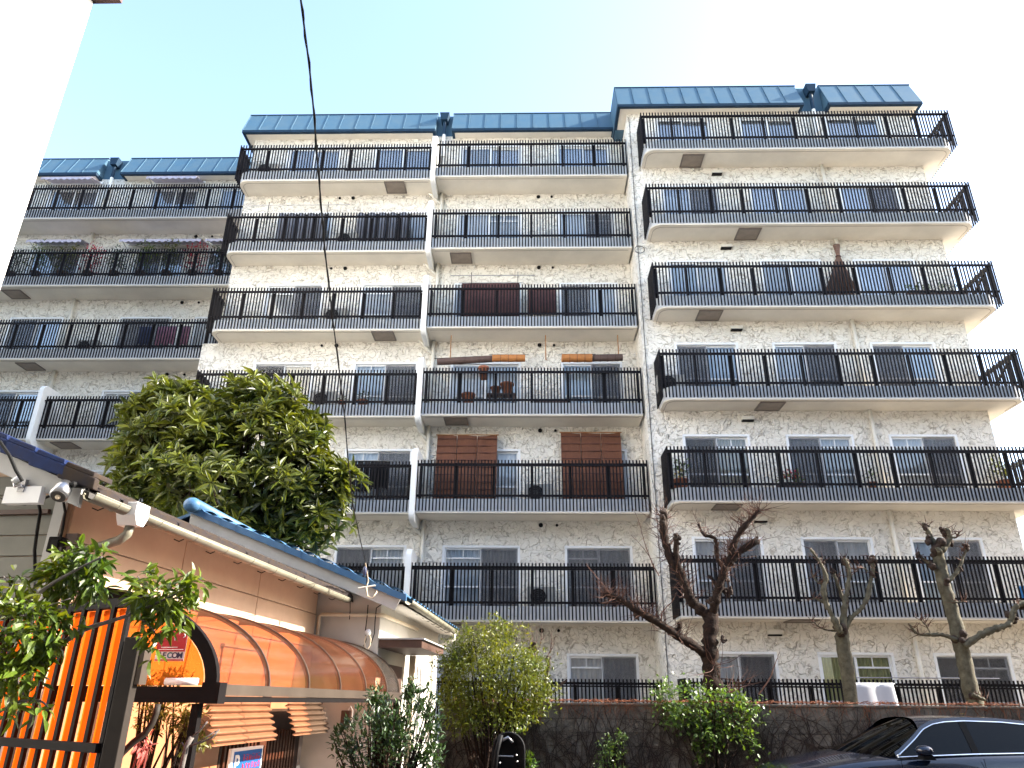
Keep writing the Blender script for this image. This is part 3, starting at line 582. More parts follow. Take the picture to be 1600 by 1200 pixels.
# house 2 with blue tiles
Y2 = 10.77; A2 = aY(631, 936, Y2); B2 = aY(300, 799, Y2); D2 = Vector((.052, .9986, 0)); N2 = Vector((.9986, -.052, 0)); S2 = (B2.z-A2.z)/(A2.x-B2.x)
def K(l, o, z): return Vector((A2.x, Y2, 0))+D2*l+N2*o+Vector((0, 0, z))
h2 = empty('house', K(2, -2, 0), 'farther low house with bright blue verge tiles behind the near house', 'house')
EW = -.40; zE = A2.z                              # wall offset from the eave edge, eave height
MB().prism([(EW, 0), (-5, 0), (-5, zE+.2), (-3.35, zE-.06+S2*3.35), (EW, zE-.06-S2*EW)], .33, 5.4, lambda a, b, c: tuple(K(c, a, b))).build('wall', 'house2_wall', h2)
r2 = MB(); r2.prism([(.0, zE-.05), (.0, zE), (-3.35, zE+S2*3.35), (-3.35, zE-.05+S2*3.35)], .03, 5.5, lambda a, b, c: tuple(K(c, a, b))); r2 = r2.build('roof', 'soffit_dark', h2)
MB().prism([(-3.35, zE+S2*3.35), (-5.4, zE+S2*1.3), (-5.4, zE-.05+S2*1.3), (-3.35, zE-.05+S2*3.35)], .03, 5.5, lambda a, b, c: tuple(K(c, a, b))).build('rear_slope', 'tile_blue', r2)
MB().prism([(-.12, zE-.15), (-3.35, zE-.15+S2*3.23), (-3.35, zE-.01+S2*3.35), (-.05, zE-.0)], .0, .03, lambda a, b, c: tuple(K(c, a, b))).build('bargeboard', 'barge', r2)
MB().prism([(-.02, zE-.08), (EW, zE-.08-S2*EW*.3), (EW, zE-.07-S2*EW*.3), (-.02, zE-.07)], .05, 5.4, lambda a, b, c: tuple(K(c, a, b))).build('soffit', 'house2_wall', r2)
for i in range(13):
    o0 = .04-i*.262; z = zE-o0*S2+.01
    v_ = MB(); v_.prism([(o0, z-.03), (o0-.28, z+.28*S2-.04), (o0-.28, z+.28*S2+.055), (o0, z+.065)], -.05, -.002, lambda a, b, c: tuple(K(c, a, b)))
    v_.grid(lambda u, v: tuple(K(-.05+.30*v, o0-.275*u, z+.275*u*S2+.06+.045*math.sin(max(0, min(1, u*1.05))*math.pi*.9))), 8, 1); v_.build('verge_tile', 'tile_blue', r2)
t2 = MB(); t2.grid(lambda u, v: tuple(K(.1+u*.27, .05-v*.34, zE+.02+v*.34*S2+.035*abs(math.sin(u*math.pi))+.012*(1-v))), 6, 1); t2m = t2.mesh('roof_tile', K(.1, 0, 0), False, 'tile_blue')
for r_ in range(12):
    for i in range(19): inst('roof_tile', t2m, K(.22+i*.275, -.28*r_, .28*r_*S2), r2)
MB().ball(tuple(B2+Vector((-.02, .0, .10))), (.13, .10, .11)).build('ridge_end', 'tile_blue', r2, True); MB().tube([B2+Vector((0, .05, .11)), B2+Vector((.28, 5.4, .11))], .10, 10).build('ridge', 'tile_blue', r2, True)
gutter(K(.02, .07, zE-.02), K(4.6, .07, zE-.05), .055, h2, 9)
MB().tube([K(4.5, .07, zE-.1), K(4.5, .07, zE-.2), K(4.5, -.2, zE-.33), K(4.5, EW+.05, zE-.4), K(4.5, EW+.05, .3)], .035, 8).build('downpipe', 'pipe', h2, True)
MB().tube([tuple(aY(495, 1010, 11.05)), tuple(aY(499, 963, 11.05)), tuple(aY(503, 960, 11.05)), tuple(aY(592, 961, 11.05)), K(.3, EW+.05, aY(592, 961, 11.05).z), K(2.9, EW+.05, aY(592, 961, 11.05).z+.03)], .028, 8).build('cream_conduit', 'cream_pipe', h2, True)
# flat porch roof, door side
zp = 2.375
po = MB(); po.obox(K(.32, EW+.01, zp-.13), N2*.62, D2*1.95, (0, 0, .11)); po.build('porch_roof', 'wood_brown', h2); MB().obox(K(.30, EW+.005, zp-.019), N2*.66, D2*1.99, (0, 0, .02)).build('porch_capping', 'barge', h2)
MB().obox(K(.6, EW+.004, 0), N2*.03, D2*1.3, (0, 0, 2.05)).build('door', 'wood_brown', h2); MB().obox(K(2.1, EW+.10, 0), N2*.09, D2*.09, (0, 0, zp-.14)).build('porch_post', 'cream_pipe', h2)
mt = empty('electric_meter', aY(540, 1135, 11.0), 'brown electric meter with white cable on the house wall below the canopy', 'meter')
p0, p1 = aY(531, 1134, 10.98), aY(547, 1110, 10.98); MB().box((p0.x, 10.98, p0.z), (p1.x, 11.08, p1.z)).build('case', 'wood_brown', mt, bevel=.01); MB().tube([(p1.x-.03, 11.0, p1.z), (p1.x, 11.0, p1.z+.05), (p1.x+.03, 11.0, p1.z), (p1.x+.03, 11.0, p0.z)], .012, 6).build('cable', 'white_paint', mt)
cw = MB(); cw.tube([aY(x, y, 11.03) for x, y in ((575, 945), (574, 960), (571, 985), (572, 1000), (568, 1010))], .008, 5); cw.tube([aY(x, y, 11.03) for x, y in ((600, 935), (598, 943), (588, 950), (586, 970), (585, 990), (580, 1005))], .008, 5); cw.tube([aY(x, y, 11.03) for x, y in ((547, 935), (547, 955), (546, 968))], .006, 5)
tag(cw.build('wall_wiring', 'rubber', at=tuple(aY(568, 1010, 11.03))), 'thin dark wires hanging on the white gable under the blue verge', 'wires')
dl = empty('door_lamp', aY(575, 990, 10.98), 'round white lamp with looped wires on the white gable', 'lamp'); pc = aY(575, 988, 10.98)
MB().ball(tuple(pc), .045).build('globe', 'white_paint', dl, True); MB().tube([pc+Vector((.06*math.cos(t*.6)*(.6+.1*(t % 3)), .02, -.12+.1*math.sin(t*.6))) for t in range(22)], .007, 5).build('looped_wire', 'cream_pipe', dl)
# overhead service wire with its clamp
pw = aY(573, 917, 10.72)
wire = [pw]
for x, y in ((571, 880), (552, 790), (537, 640), (513, 440), (500, 300), (487, 140), (470, 0)):
    d = ray(x, y); k_ = .1634; X0 = pw.x+pw.y*k_; Yv = X0/(d.x/d.y+k_); wire.append(CAM+d*(Yv/d.y))
wire = [p for i, p in enumerate(wire)]
e0, e1 = wire[-2], wire[-1]
wire += [e1+(e1-e0)*k for k in (1, 2, 3.5, 6, 10, 16)]
wr = empty('overhead_wire', pw, 'black overhead wire rising from the blue roof verge across the sky', 'wire')
def smooth(pts, n=8):
    pts = [Vector(p) for p in pts]; out = []
    for i in range(len(pts)-1):
        p0, p1, p2, p3 = pts[max(i-1, 0)], pts[i], pts[i+1], pts[min(i+2, len(pts)-1)]
        for j in range(n):
            t = j/n; out.append(.5*((2*p1)+(p2-p0)*t+(2*p0-5*p1+4*p2-p3)*t*t+(3*p1-p0-3*p2+p3)*t**3))
    return out+[pts[-1]]
wl = smooth(wire, 10); MB().tube(wl, .0045, 6).build('cable', 'rubber', wr); MB().tube([p+Vector((.005*math.cos(i*1.1), .005*math.sin(i*1.1), 0)) for i, p in enumerate(wl)], .0028, 5).build('lashing', 'rubber', wr)
MB().tube([wire[1], pw+Vector((.02, -.02, .08)), pw+Vector((0, -.03, 0)), pw+Vector((.03, -.03, -.13)), pw+Vector((.10, -.03, -.16)), pw+Vector((.15, -.02, -.08)), pw+Vector((.12, .1, .0))], .009, 6).build('drip_loop', 'cream_pipe', wr, True)
MB().tube([pw+Vector((-.12, 0, -.02)), pw+Vector((.12, 0, .02))], .012, 6).build('clamp', 'pipe', wr); MB().ball(tuple(wire[1]+Vector((0, 0, -.1))), (.03, .03, .06)).build('insulator', 'sign_navy', wr)

# slatted amber gate
gt = empty('slatted_gate', (-2.5, 4.5, 0), 'dark barred gate with glowing orange plastic strips at the lower left', 'gate')
ga = Vector((-2.20, 4.27, 0)); gd = Vector((-.85, .527, 0)).normalized(); gn = Vector((-gd.y, gd.x, 0))
if gn.y > 0: gn = -gn                             # towards the camera
for i in range(11):
    s0 = .03+i*.156
    for j in (0, 1):
        b = MB(); a = ga+gd*(s0+.012+j*.066)+Vector((0, 0, .95)); m_ = a+gd*.03+gn*.012; e_ = a+gd*.0635; t_ = Vector((0, 0, 1.07)); b.add([a, m_, m_+t_, a+t_, e_, e_+t_], [(0, 1, 2, 3), (1, 4, 5, 2)]); b.build('orange_strip', 'orange_sheet', gt)
    MB().obox(ga+gd*(s0-.013)+gn*.012+Vector((0, 0, .3)), gd*.034, gn*.02, (0, 0, 1.74)).build('bar', 'dark_frame', gt)
MB().obox(ga+gn*.045+Vector((0, 0, 1.29)), gd*1.75, gn*.03, (0, 0, .045)).build('rail', 'dark_frame', gt); MB().obox(ga-gn*.03+Vector((0, 0, 2.03)), gd*1.6, gn*.06, (0, 0, .05)).build('top_rail', 'dark_frame', gt)
MB().obox(ga+gn*-.02+Vector((0, 0, .3)), gd*1.6, gn*.02, (0, 0, .62)).build('kick_panel', 'wood_brown', gt)
gp = empty('gate_post', (-2.16, 4.24, 0), 'grey-brown square post between the orange gate and the amber canopy', 'post')
MB().box((-2.20, 4.20, 0), (-2.115, 4.27, 1.86)).build('shaft', 'post_brown', gp, bevel=.005); MB().box((-2.112, 4.22, 1.62), (-2.085, 4.30, 1.80)).build('hinge_plate', 'bronze', gp)
cp = MB().tube([aY(x, y, 4.6) for x, y in ((247, 1100), (244, 1115), (238, 1130), (228, 1145), (208, 1160), (190, 1178), (180, 1195), (178, 1215))], .018, 10)
tag(cp.build('flexible_conduit', 'post_brown', None, True, at=tuple(aY(178, 1215, 4.6))), 'grey ribbed flexible conduit curving down beside the gate post', 'conduit')
# ------------------------------------------------------------------ boundary wall
mat('block', (.20, .172, .138), .95, .22, 2.5, bump=.5, bscale=25, dirt=(.075, .064, .05), rand=.12); mat('mortar', (.10, .088, .072), .95, .2); mat('vine', (.035, .019, .013), .85, .3, 6); mat('vine_red', (.26, .085, .035), .85, .3, 6)
YW = 12.6
bw = empty('boundary_wall', (8, YW, 0), 'weathered grey-brown concrete block wall overgrown with bare vines', 'wall')
MB().box((-1.38, YW+.012, 0), (22, YW+.14, 1.51)).build('mortar_core', 'mortar', bw)
BK = [MB().box((.004, 0, .004), (.396, .013, .186)).mesh('block', m='block'), MB().box((.004, -.004, .005), (.396, .013, .185)).mesh('block', m='block')]
for r_ in range(5):
    for i in range(28):
        x = -1.38+i*.40-(.2 if r_ % 2 else 0)
        if x < -1.4: continue
        inst('block', BK[random.randint(0, 1)], (x, YW, .56+r_*.19), bw)
stuff(MB().box((-1.38, YW, 0), (22, YW+.011, .558)).build('lower_blocks', 'block', bw)); MB().box((9.9, YW, .56), (22, YW+.011, 1.508)).build('far_face', 'block', bw)
MB().box((-1.40, YW-.02, 1.511), (22, YW+.16, 1.55)).build('coping', 'block', bw, bevel=.01)
random.seed(11)
vb, vr = MB(), MB()
def vine(b, x, z, ang, L, r, step=.06, wob=.5, yo=.012, pull=0):
    pts = [(x, YW-yo, z)]; a = ang
    for s in range(int(L/step)):
        a += random.gauss(0, wob)*.5 + pull*(-math.pi/2-a)*.1; x += math.cos(a)*step; z += math.sin(a)*step
        if not .05 < z < 1.56: break
        pts.append((x, YW-yo-random.random()*.012, z))
    if len(pts) > 3: b.tube(pts, [max(.0015, r*(1-.75*i/len(pts))) for i in range(len(pts))], 4, False); return pts
for i in range(620):
    x = random.uniform(-1.3, 10.5); p = vine(vb, x, random.uniform(.1, .9), random.uniform(.9, 2.3), random.uniform(.4, 1.3), random.uniform(.004, .012), wob=.45)
    if p:
        for q in random.sample(p, min(3, len(p))): vine(vb, q[0], q[2], random.uniform(0, 3.1), random.uniform(.2, .6), .003, wob=.8)
for i in range(420):
    x = random.uniform(-1.3, 10.5); vine(vr, x, 1.545, -math.pi/2+random.gauss(0, .7), random.uniform(.06, .38), random.uniform(.002, .0045), .03, .9, .035, 1)
for i in range(520):                              # tangle lying on the coping
    x = random.uniform(-1.3, 10.5); a = random.gauss(0, .5); z = 1.553+random.random()*.02
    vr.tube([(x+.05*j, YW+random.uniform(-.05, .08), z+abs(random.gauss(0, .018))) for j in range(random.randint(3, 6))], .0032, 4, False)
t = vb.build('wall_vines', 'vine', at=(4, YW, 0)); tag(t, 'bare brown vine stems clinging across the face of the block wall', 'vines'); stuff(t)
t = vr.build('dry_vine_fringe', 'vine_red', at=(4, YW, 1.5)); tag(t, 'reddish dry vine fringe along the top of the block wall', 'vines'); stuff(t)

# ------------------------------------------------------------------ leaves
def leaf_template(fold=.16, droop=.25, n=3):
    v = [(0, 0, 0)]; f = []
    prof = [(.25, .38), (.55, .5), (.82, .30)]
    for a, w_ in prof: v += [(a, -w_, fold*w_-droop*a*a), (a, 0, -droop*a*a), (a, w_, fold*w_-droop*a*a)]
    v.append((1, 0, -droop))
    f = [(0, 1, 2), (0, 2, 3), (1, 4, 5, 2), (2, 5, 6, 3), (4, 7, 8, 5), (5, 8, 9, 6), (7, 10, 8), (8, 10, 9)]
    return np.array(v, float), f
def small_template(): return np.array([(0, 0, 0), (.45, -.5, .05), (1, 0, -.12), (.45, .5, .05)], float), [(0, 1, 2), (0, 2, 3)]
def nrmz(a): return a/np.maximum(1e-9, np.linalg.norm(a, axis=1))[:, None]
def foliage(root, P, D, N, L, W, m, nparts=0, tmpl=None, name='leaf'):
    T, F = tmpl or leaf_template(); P, D, N, L, W = map(np.asarray, (P, D, N, L, W)); D = nrmz(D); S = nrmz(np.cross(N, D)); N = np.cross(D, S)
    order = np.argsort(np.linalg.norm(P-np.array(CAM), axis=1)); org = np.array(WP[root])
    par = order[:nparts]; rest = order[nparts:]
    if nparts:
        me = bpy.data.meshes.new(name); me.from_pydata([tuple(t) for t in T], [], F); me.materials.append(MATS[m]); me.update()
        for i in par:
            o = bpy.data.objects.new(name, me); COL.objects.link(o); o.parent = root
            M3 = np.stack([D[i]*L[i], S[i]*W[i], N[i]*L[i]], 1); mt_ = Matrix(((*M3[0], P[i][0]-org[0]), (*M3[1], P[i][1]-org[1]), (*M3[2], P[i][2]-org[2]), (0, 0, 0, 1))); o.matrix_basis = mt_
    if len(rest):
        V = (P[rest][:, None]+T[None, :, 0:1]*L[rest][:, None, None]*D[rest][:, None]+T[None, :, 1:2]*W[rest][:, None, None]*S[rest][:, None]+T[None, :, 2:3]*L[rest][:, None, None]*N[rest][:, None]).reshape(-1, 3)-org
        nv = len(T); fs = [tuple(q+k*nv for q in f) for k in range(len(rest)) for f in F]
        me = bpy.data.meshes.new('leaves'); me.from_pydata(V.tolist(), [], fs); me.materials.append(MATS[m]); me.update()
        o = bpy.data.objects.new('leaves', me); COL.objects.link(o); put(o, WP[root], root); stuff(o)
def rnd(n): v = RNG.normal(size=(n, 3)); return nrmz(v)
def ell_points(ells, n, lo=.72, hi=1.02):
    """points in the outer shell of a union of ellipsoids: (centre, radii) -> positions, outward normals"""
    Ps, Ns = [], []; wts = np.array([e[1][0]*e[1][2] for e in ells]); wts = wts/wts.sum()
    while len(Ps) < n:
        k = RNG.choice(len(ells), p=wts); c, r = np.array(ells[k][0]), np.array(ells[k][1]); d = rnd(1)[0]; s = RNG.uniform(lo, hi); p = c+d*r*s
        if any(j != k and (((p-np.array(e[0]))/np.array(e[1]))**2).sum() < .62 for j, e in enumerate(ells)): continue
        Ps.append(p); nn = d/r; Ns.append(nn/np.linalg.norm(nn))
    return np.array(Ps), np.array(Ns)
def px_ell(lst, Y, dep=.8, sc=1.0):
    out = []
    for x, y, rx, ry, *dy in lst:
        rx *= sc; ry *= sc; yy = Y+(dy[0] if dy else 0); c = aY(x, y, yy); e = aY(x+rx, y, yy); t = aY(x, y-ry, yy); rX = (e-c).length; rZ = (t-c).length
        out.append((tuple(c), (rX, rX*dep, rZ)))
    return out
leafmat('loquat_leaf', (.016, .036, .008), (.115, .128, .017), .42, .25, .55, (2.0, 1.8, .5)); leafmat('yellow_leaf', (.035, .07, .008), (.16, .17, .014), .4, .4, .4, (1.8, 1.6, .4))
leafmat('citrus_leaf', (.028, .065, .008), (.13, .175, .017), .34, .32, .5, (1.9, 1.7, .4)); leafmat('dark_leaf', (.018, .045, .014), (.045, .085, .025), .4, .2, .4); leafmat('ivy_leaf', (.035, .085, .015), (.12, .18, .03), .35, .3, .5)
leafmat('red_leaf', (.30, .05, .05), (.45, .14, .10), .5, .3, .3, (1.3, .9, .7)); leafmat('nandina_leaf', (.04, .07, .012), (.14, .13, .02), .45, .3, .5)
mat('bark_dark', (.026, .014, .009), .9, .4, 14, bump=1, bscale=40, dirt=(.008, .005, .004), spec=.2); mat('bark_plane', (.115, .105, .072), .8, .25, 9, bump=.6, bscale=30, dirt=(.045, .036, .022), spec=.2); mat('bark_knob', (.042, .022, .013), .9, .3, 18, bump=.9, bscale=60); mat('twig', (.11, .045, .026), .8, .2); mat('bark_grey', (.14, .12, .11), .8, .2, 9, bump=.4)

# loquat: rosettes of long leaves over a branch skeleton
lq = empty('loquat_tree', aY(370, 870, 15.2)*1, 'large round loquat tree with glossy long leaves above the low roofs', 'tree'); b0 = WP[lq]; lq.location.z = 0; WP[lq] = Vector((b0.x, b0.y, 0))
EL = px_ell([(330, 668, 108, 66), (425, 690, 98, 68, -.2), (258, 715, 84, 82, .2), (460, 755, 84, 72, -.3), (350, 760, 125, 88, -.5), (214, 650, 30, 30, .1), (490, 806, 56, 52, -.2), (395, 640, 75, 34, 0), (270, 628, 55, 30, .2), (420, 800, 60, 40, -.2)], 15.2, .8, .88)
Cc, Cn = ell_points(EL, 105, .86, 1.05); Pc, Nc = ell_points(EL, 1500, .5, .9)      # inner fill, then denser clumps on the outside
for i in range(820):
    k_ = RNG.integers(len(Cc)); off = RNG.normal(size=3)*np.array((.19, .19, .14)); Pc[i] = Cc[k_]+off; Nc[i] = Cn[k_]*.8+off/.4*.5
tk = MB(); c0 = Vector((b0.x, 15.2, 0)); tk.tube([c0, c0+Vector((.05, 0, 2)), c0+Vector((-.05, .05, 3.6)), c0+Vector((0, 0, 5))], [.19, .16, .13, .08], 10)
tk.build('trunk', 'bark_dark', lq, True); bb = MB()
for i in range(0, 1500, 11):
    p = Vector(Pc[i]); s = c0+Vector((0, 0, 3.2+random.random()*1.4)); m_ = s.lerp(p, .55)+Vector((random.gauss(0, .15), random.gauss(0, .15), .25)); bb.tube([s, m_, p], [.045, .025, .01], 5, False)
bb.build('branches', 'bark_dark', lq)
PP, DD, NN, LL, WW = [], [], [], [], []
for p, n in zip(Pc, Nc):
    ax = n*.7+np.array((0, -.05, .55))+RNG.normal(size=3)*.22; ax /= np.linalg.norm(ax); t = np.cross(ax, (1, .3, .2)); t /= np.linalg.norm(t); q = np.cross(ax, t); k = RNG.integers(8, 13); ph = RNG.uniform(0, 6.28)
    for j in range(k):
        a = ph+j*2.4; el = RNG.uniform(.05, .95) if j > 2 else RNG.uniform(.9, 1.3)
        d = (t*math.cos(a)+q*math.sin(a))*math.cos(el)+ax*math.sin(el); PP.append(p+d*.02); DD.append(d); NN.append(ax+d*-.2+RNG.normal(size=3)*.12); L_ = RNG.uniform(.22, .38)*(1 if j > 2 else .7); LL.append(L_); WW.append(L_*RNG.uniform(.22, .29))
foliage(lq, PP, DD, NN, LL, WW, 'loquat_leaf', 300, leaf_template(.25, .28))

def bush(name, label, ells, Y, n, m, Lr, wr_, tm=None, nparts=0, base=None, stems=14, up=.35, lo=.5, cat='shrub', dep=.7, sm='bark_dark', zg=0, clumps=0):
    E = px_ell(ells, Y, dep); c = base or aY(ells[0][0], ells[0][1], Y); rt = empty(name, (c.x, Y, zg), label, cat)
    P, N = ell_points(E, n, lo, 1.0 if clumps else 1.05)
    if clumps:
        Cc, Cn = ell_points(E, clumps, .85, 1.08); m_ = int(n*.62); k_ = RNG.integers(len(Cc), size=m_); P[:m_] = Cc[k_]+RNG.normal(size=(m_, 3))*np.array((.10, .09, .075)); N[:m_] = Cn[k_]
    D = N*.5+rnd(n)*.9+np.array((0, 0, up)); nn = rnd(n)*.6+np.array((.1, -.2, 1.0))
    L = RNG.uniform(*Lr, n); foliage(rt, P, D, nn, L, L*RNG.uniform(wr_*.8, wr_*1.2, n), m, nparts, tm)
    s = MB(); g = Vector((c.x, Y, zg))
    for i in range(stems):
        p = Vector(P[RNG.integers(len(P))]); s.tube([g+Vector((random.gauss(0, .06), random.gauss(0, .06), 0)), g.lerp(p, .5)+Vector((random.gauss(0, .06), random.gauss(0, .06), .12)), p], [.022, .014, .004], 5, False)
    s.build('stems', sm, rt); return rt, P
bush('yellow_green_shrub', 'tall yellow-green leafy shrub at the left end of the block wall', [(770, 1050, 72, 52), (725, 1062, 42, 36, -.1), (815, 1062, 42, 46), (755, 1010, 42, 30, .1), (785, 990, 24, 22), (725, 1105, 36, 34, -.1), (800, 1105, 34, 26, -.1), (830, 1100, 22, 22), (715, 1030, 22, 16), (775, 980, 10, 16)], 11.6, 11500, 'yellow_leaf', (.035, .08), .34, None, 0, stems=34, up=.1, lo=.3, clumps=95)
bush('dark_green_shrub', 'dark green leafy shrub in front of the white house corner', [(610, 1150, 78, 62), (560, 1165, 42, 45), (655, 1130, 36, 58), (585, 1100, 14, 32), (540, 1150, 22, 22), (665, 1180, 30, 40), (640, 1085, 12, 26)], 8.2, 3000, 'dark_leaf', (.045, .075), .36, leaf_template(.2, .1), 200, stems=44, up=.7, lo=.2)
bush('ivy_clump', 'glossy ivy clump hanging over the block wall below the bare dark tree', [(1085, 1100, 55, 26), (1060, 1086, 26, 16), (1120, 1104, 36, 30), (1150, 1110, 28, 18), (1168, 1132, 17, 20), (1178, 1160, 8, 24), (1050, 1128, 22, 12), (1095, 1138, 36, 16), (1118, 1158, 18, 22), (1038, 1080, 9, 9), (1140, 1142, 22, 14), (1092, 1170, 12, 26), (1180, 1112, 10, 8), (1072, 1072, 14, 8)], 12.42, 2300, 'ivy_leaf', (.035, .08), .6, leaf_template(.1, .12), 250, base=aY(1110, 1180, 12.45), stems=14, up=.1, lo=.35, dep=.35, clumps=60)
bush('wall_foot_shrub', 'small sparse shrub growing low against the block wall', [(955, 1172, 26, 24), (970, 1150, 10, 14), (950, 1195, 30, 20)], 12.2, 620, 'ivy_leaf', (.03, .055), .45, None, 0, stems=16, up=.3, lo=.2)
bush('climbing_leaves', 'bright green young leaves beside the black ribbed seat', [(770, 1185, 16, 26), (800, 1138, 26, 10), (768, 1160, 10, 12), (828, 1192, 12, 14)], 11.9, 420, 'ivy_leaf', (.05, .10), .45, leaf_template(.15, .2), 60, stems=10, up=.3, lo=.1, cat='plant')
bush('nandina_shrub', 'feathery green and russet shrub seen below the canopy tie beam', [(245, 1115, 45, 32), (290, 1125, 36, 30), (225, 1070, 24, 26), (300, 1160, 36, 16), (260, 1060, 40, 16)], 6.5, 1500, 'nandina_leaf', (.035, .06), .3, None, 0, stems=26, up=.2, lo=.1)
rr, _ = bush('red_leaf_sprig', 'hanging sprig of pinkish red leaves beside the gate post', [(222, 1160, 12, 14), (228, 1172, 8, 12)], 4.9, 34, 'red_leaf', (.05, .08), .32, leaf_template(.1, .2), 34, base=aY(232, 1190, 4.9), stems=3, up=-.6, lo=.2, cat='plant', sm='red_leaf')

# citrus branch in the foreground
cs = empty('citrus_branches', (-2.3, 3.3, 0), 'sunlit glossy green branches hanging across the lower left foreground', 'shrub')
def bpath(pts, Y, r0, r1, dy=0): return smooth([aY(x, y, Y+dy*i) for i, (x, y) in enumerate(pts)], 6), r0, r1
br = []
for pts, Y, r0, r1 in (([(-60, 1120), (20, 1060), (88, 1012), (130, 985), (175, 970), (210, 958), (260, 935), (300, 915)], 3.4, .016, .004), ([(-60, 1130), (10, 1010), (40, 950), (70, 920), (120, 890), (160, 870)], 3.3, .014, .004), ([(88, 1012), (60, 970), (30, 930), (5, 900)], 3.35, .009, .003), ([(-40, 1140), (20, 1100), (60, 1095), (75, 1105)], 3.35, .008, .003),
                       ([(30, 985), (60, 955), (110, 935)], 3.3, .006, .002), ([(210, 958), (240, 985), (245, 1010)], 3.4, .006, .002), ([(-50, 1000), (0, 960), (30, 935)], 3.3, .008, .003), ([(210, 958), (225, 925), (215, 900)], 3.4, .005, .002)):
    p = smooth([aY(x, y, Y) for x, y in pts], 6); br.append(p); n_ = len(p); MB().tube(p, [r0+(r1-r0)*i/(n_-1) for i in range(n_)], 7).build('branch', 'bark_grey', cs, True)
PP, DD, NN, LL, WW = [], [], [], [], []
def clump(x, y, rx, ry, Y, n, dep=.16, down=.2):
    E = px_ell([(x, y, rx, ry)], Y, .8)[0]
    for i in range(n):
        d = rnd(1)[0]; s = RNG.uniform(.25, 1)**.6; p = np.array(E[0])+d*np.array(E[1])*s; dd = d*.6+RNG.normal(size=3)*.6+np.array((.1, -.2, -down)); PP.append(p); DD.append(dd); NN.append(np.array((.35, -.25, 1))+RNG.normal(size=3)*.45); L_ = RNG.uniform(.045, .085); LL.append(L_); WW.append(L_*RNG.uniform(.30, .42))
clump(120, 890, 48, 36, 3.42, 260); clump(95, 905, 26, 30, 3.4, 50); clump(150, 915, 26, 24, 3.4, 40); clump(150, 865, 20, 14, 3.4, 20)
clump(30, 990, 62, 62, 3.3, 330); clump(20, 1055, 48, 40, 3.3, 150); clump(70, 985, 34, 30, 3.3, 60); clump(15, 920, 26, 28, 3.3, 40); clump(62, 1110, 16, 18, 3.35, 12); clump(75, 1010, 26, 26, 3.32, 40); clump(10, 1100, 20, 22, 3.35, 18)
clump(255, 935, 46, 34, 3.42, 210); clump(300, 915, 24, 18, 3.42, 36); clump(240, 980, 24, 30, 3.42, 42); clump(230, 905, 24, 16, 3.42, 26); clump(278, 965, 18, 26, 3.42, 30); clump(237, 1018, 9, 14, 3.42, 8)
for x, y in ((60, 950), (75, 945), (85, 962), (100, 955), (110, 972), (125, 962), (112, 985)): clump(x, y, 8, 8, 3.36, 3)
q_ = RNG.random(len(PP)) < .14; PP, DD, NN, LL, WW = map(np.array, (PP, DD, NN, LL, WW))
foliage(cs, PP[~q_], DD[~q_], NN[~q_], LL[~q_], WW[~q_], 'citrus_leaf', 240, leaf_template(.22, .32)); foliage(cs, PP[q_], DD[q_], NN[q_], LL[q_], WW[q_], 'yellow_leaf', 60, leaf_template(.22, .32))
sp = empty('bare_sapling', aY(275, 1260, 5.0), 'pale grey bare sapling in front of the corrugated sheet', 'sapling')
for pts, r in (([(275, 1260), (285, 1195), (292, 1165), (300, 1152)], .016), ([(300, 1152), (312, 1142), (320, 1132), (324, 1128)], .006), ([(297, 1165), (315, 1160), (332, 1152), (342, 1140)], .006), ([(305, 1163), (318, 1155), (338, 1142)], .004), ([(290, 1170), (284, 1160)], .004)): MB().tube([aY(x, y, 5.0) for x, y in pts], r, 7).build('stem', 'bark_grey', sp, True)

# ------------------------------------------------------------------ pollarded trees behind the wall
def limb(b, pts, Y, r0, r1, lump=.2, n=10, dys=None):
    P = smooth([aY(x, y, Y+(dys[i] if dys else 0)) for i, (x, y) in enumerate(pts)], 6); m = len(P)
    b.tube([p+Vector((random.gauss(0, .006), random.gauss(0, .006), 0)) for p in P], [(r0+(r1-r0)*i/(m-1))*(1+random.uniform(-lump, lump)) for i in range(m)], n); return P
def knob(rt, x, y, Y, r):
    c = aY(x, y, Y)
    b = MB()
    for i in range(11): b.ball((c.x+random.gauss(0, r*.4), c.y+random.gauss(0, r*.4), c.z+random.gauss(0, r*.45)), tuple(r*random.uniform(.35, .8) for _ in range(3)), 7, 5)
    b.build('knob', 'bark_knob', rt, True)
def twigs(b, P, n, L, r=.004, up=.5):
    for i in range(n):
        p = P[random.randint(0, len(P)-1)]; d = Vector((random.gauss(0, 1), random.gauss(0, .7), random.gauss(up, .6))).normalized(); q = [p]
        for s in range(5): d = (d+Vector((random.gauss(0, .25), random.gauss(0, .25), random.gauss(.08, .2)))).normalized(); q.append(q[-1]+d*L*random.uniform(.6, 1.3)/5)
        b.tube(q, [r*(1-.8*i/5) for i in range(6)], 4, False)
random.seed(5); Yc = 14.5
ch = empty('bare_dark_tree', aY(1117, 1085, Yc)-Vector((0, 0, .85)), 'dark pollarded bare tree with forked trunk behind the block wall', 'tree')
tr = MB(); tw = MB(); kn = MB()
limb(tr, [(1119, 1140), (1117, 1095), (1112, 1060), (1109, 1022), (1110, 985), (1113, 958)], Yc, .19, .125)
Lb = limb(tr, [(1108, 1030), (1094, 1016), (1075, 1003), (1056, 992), (1032, 975), (1010, 962), (994, 953), (975, 940), (955, 930), (942, 930)], Yc, .10, .04, dys=[0, -.1, -.2, -.3, -.35, -.4, -.4, -.4, -.4, -.4])
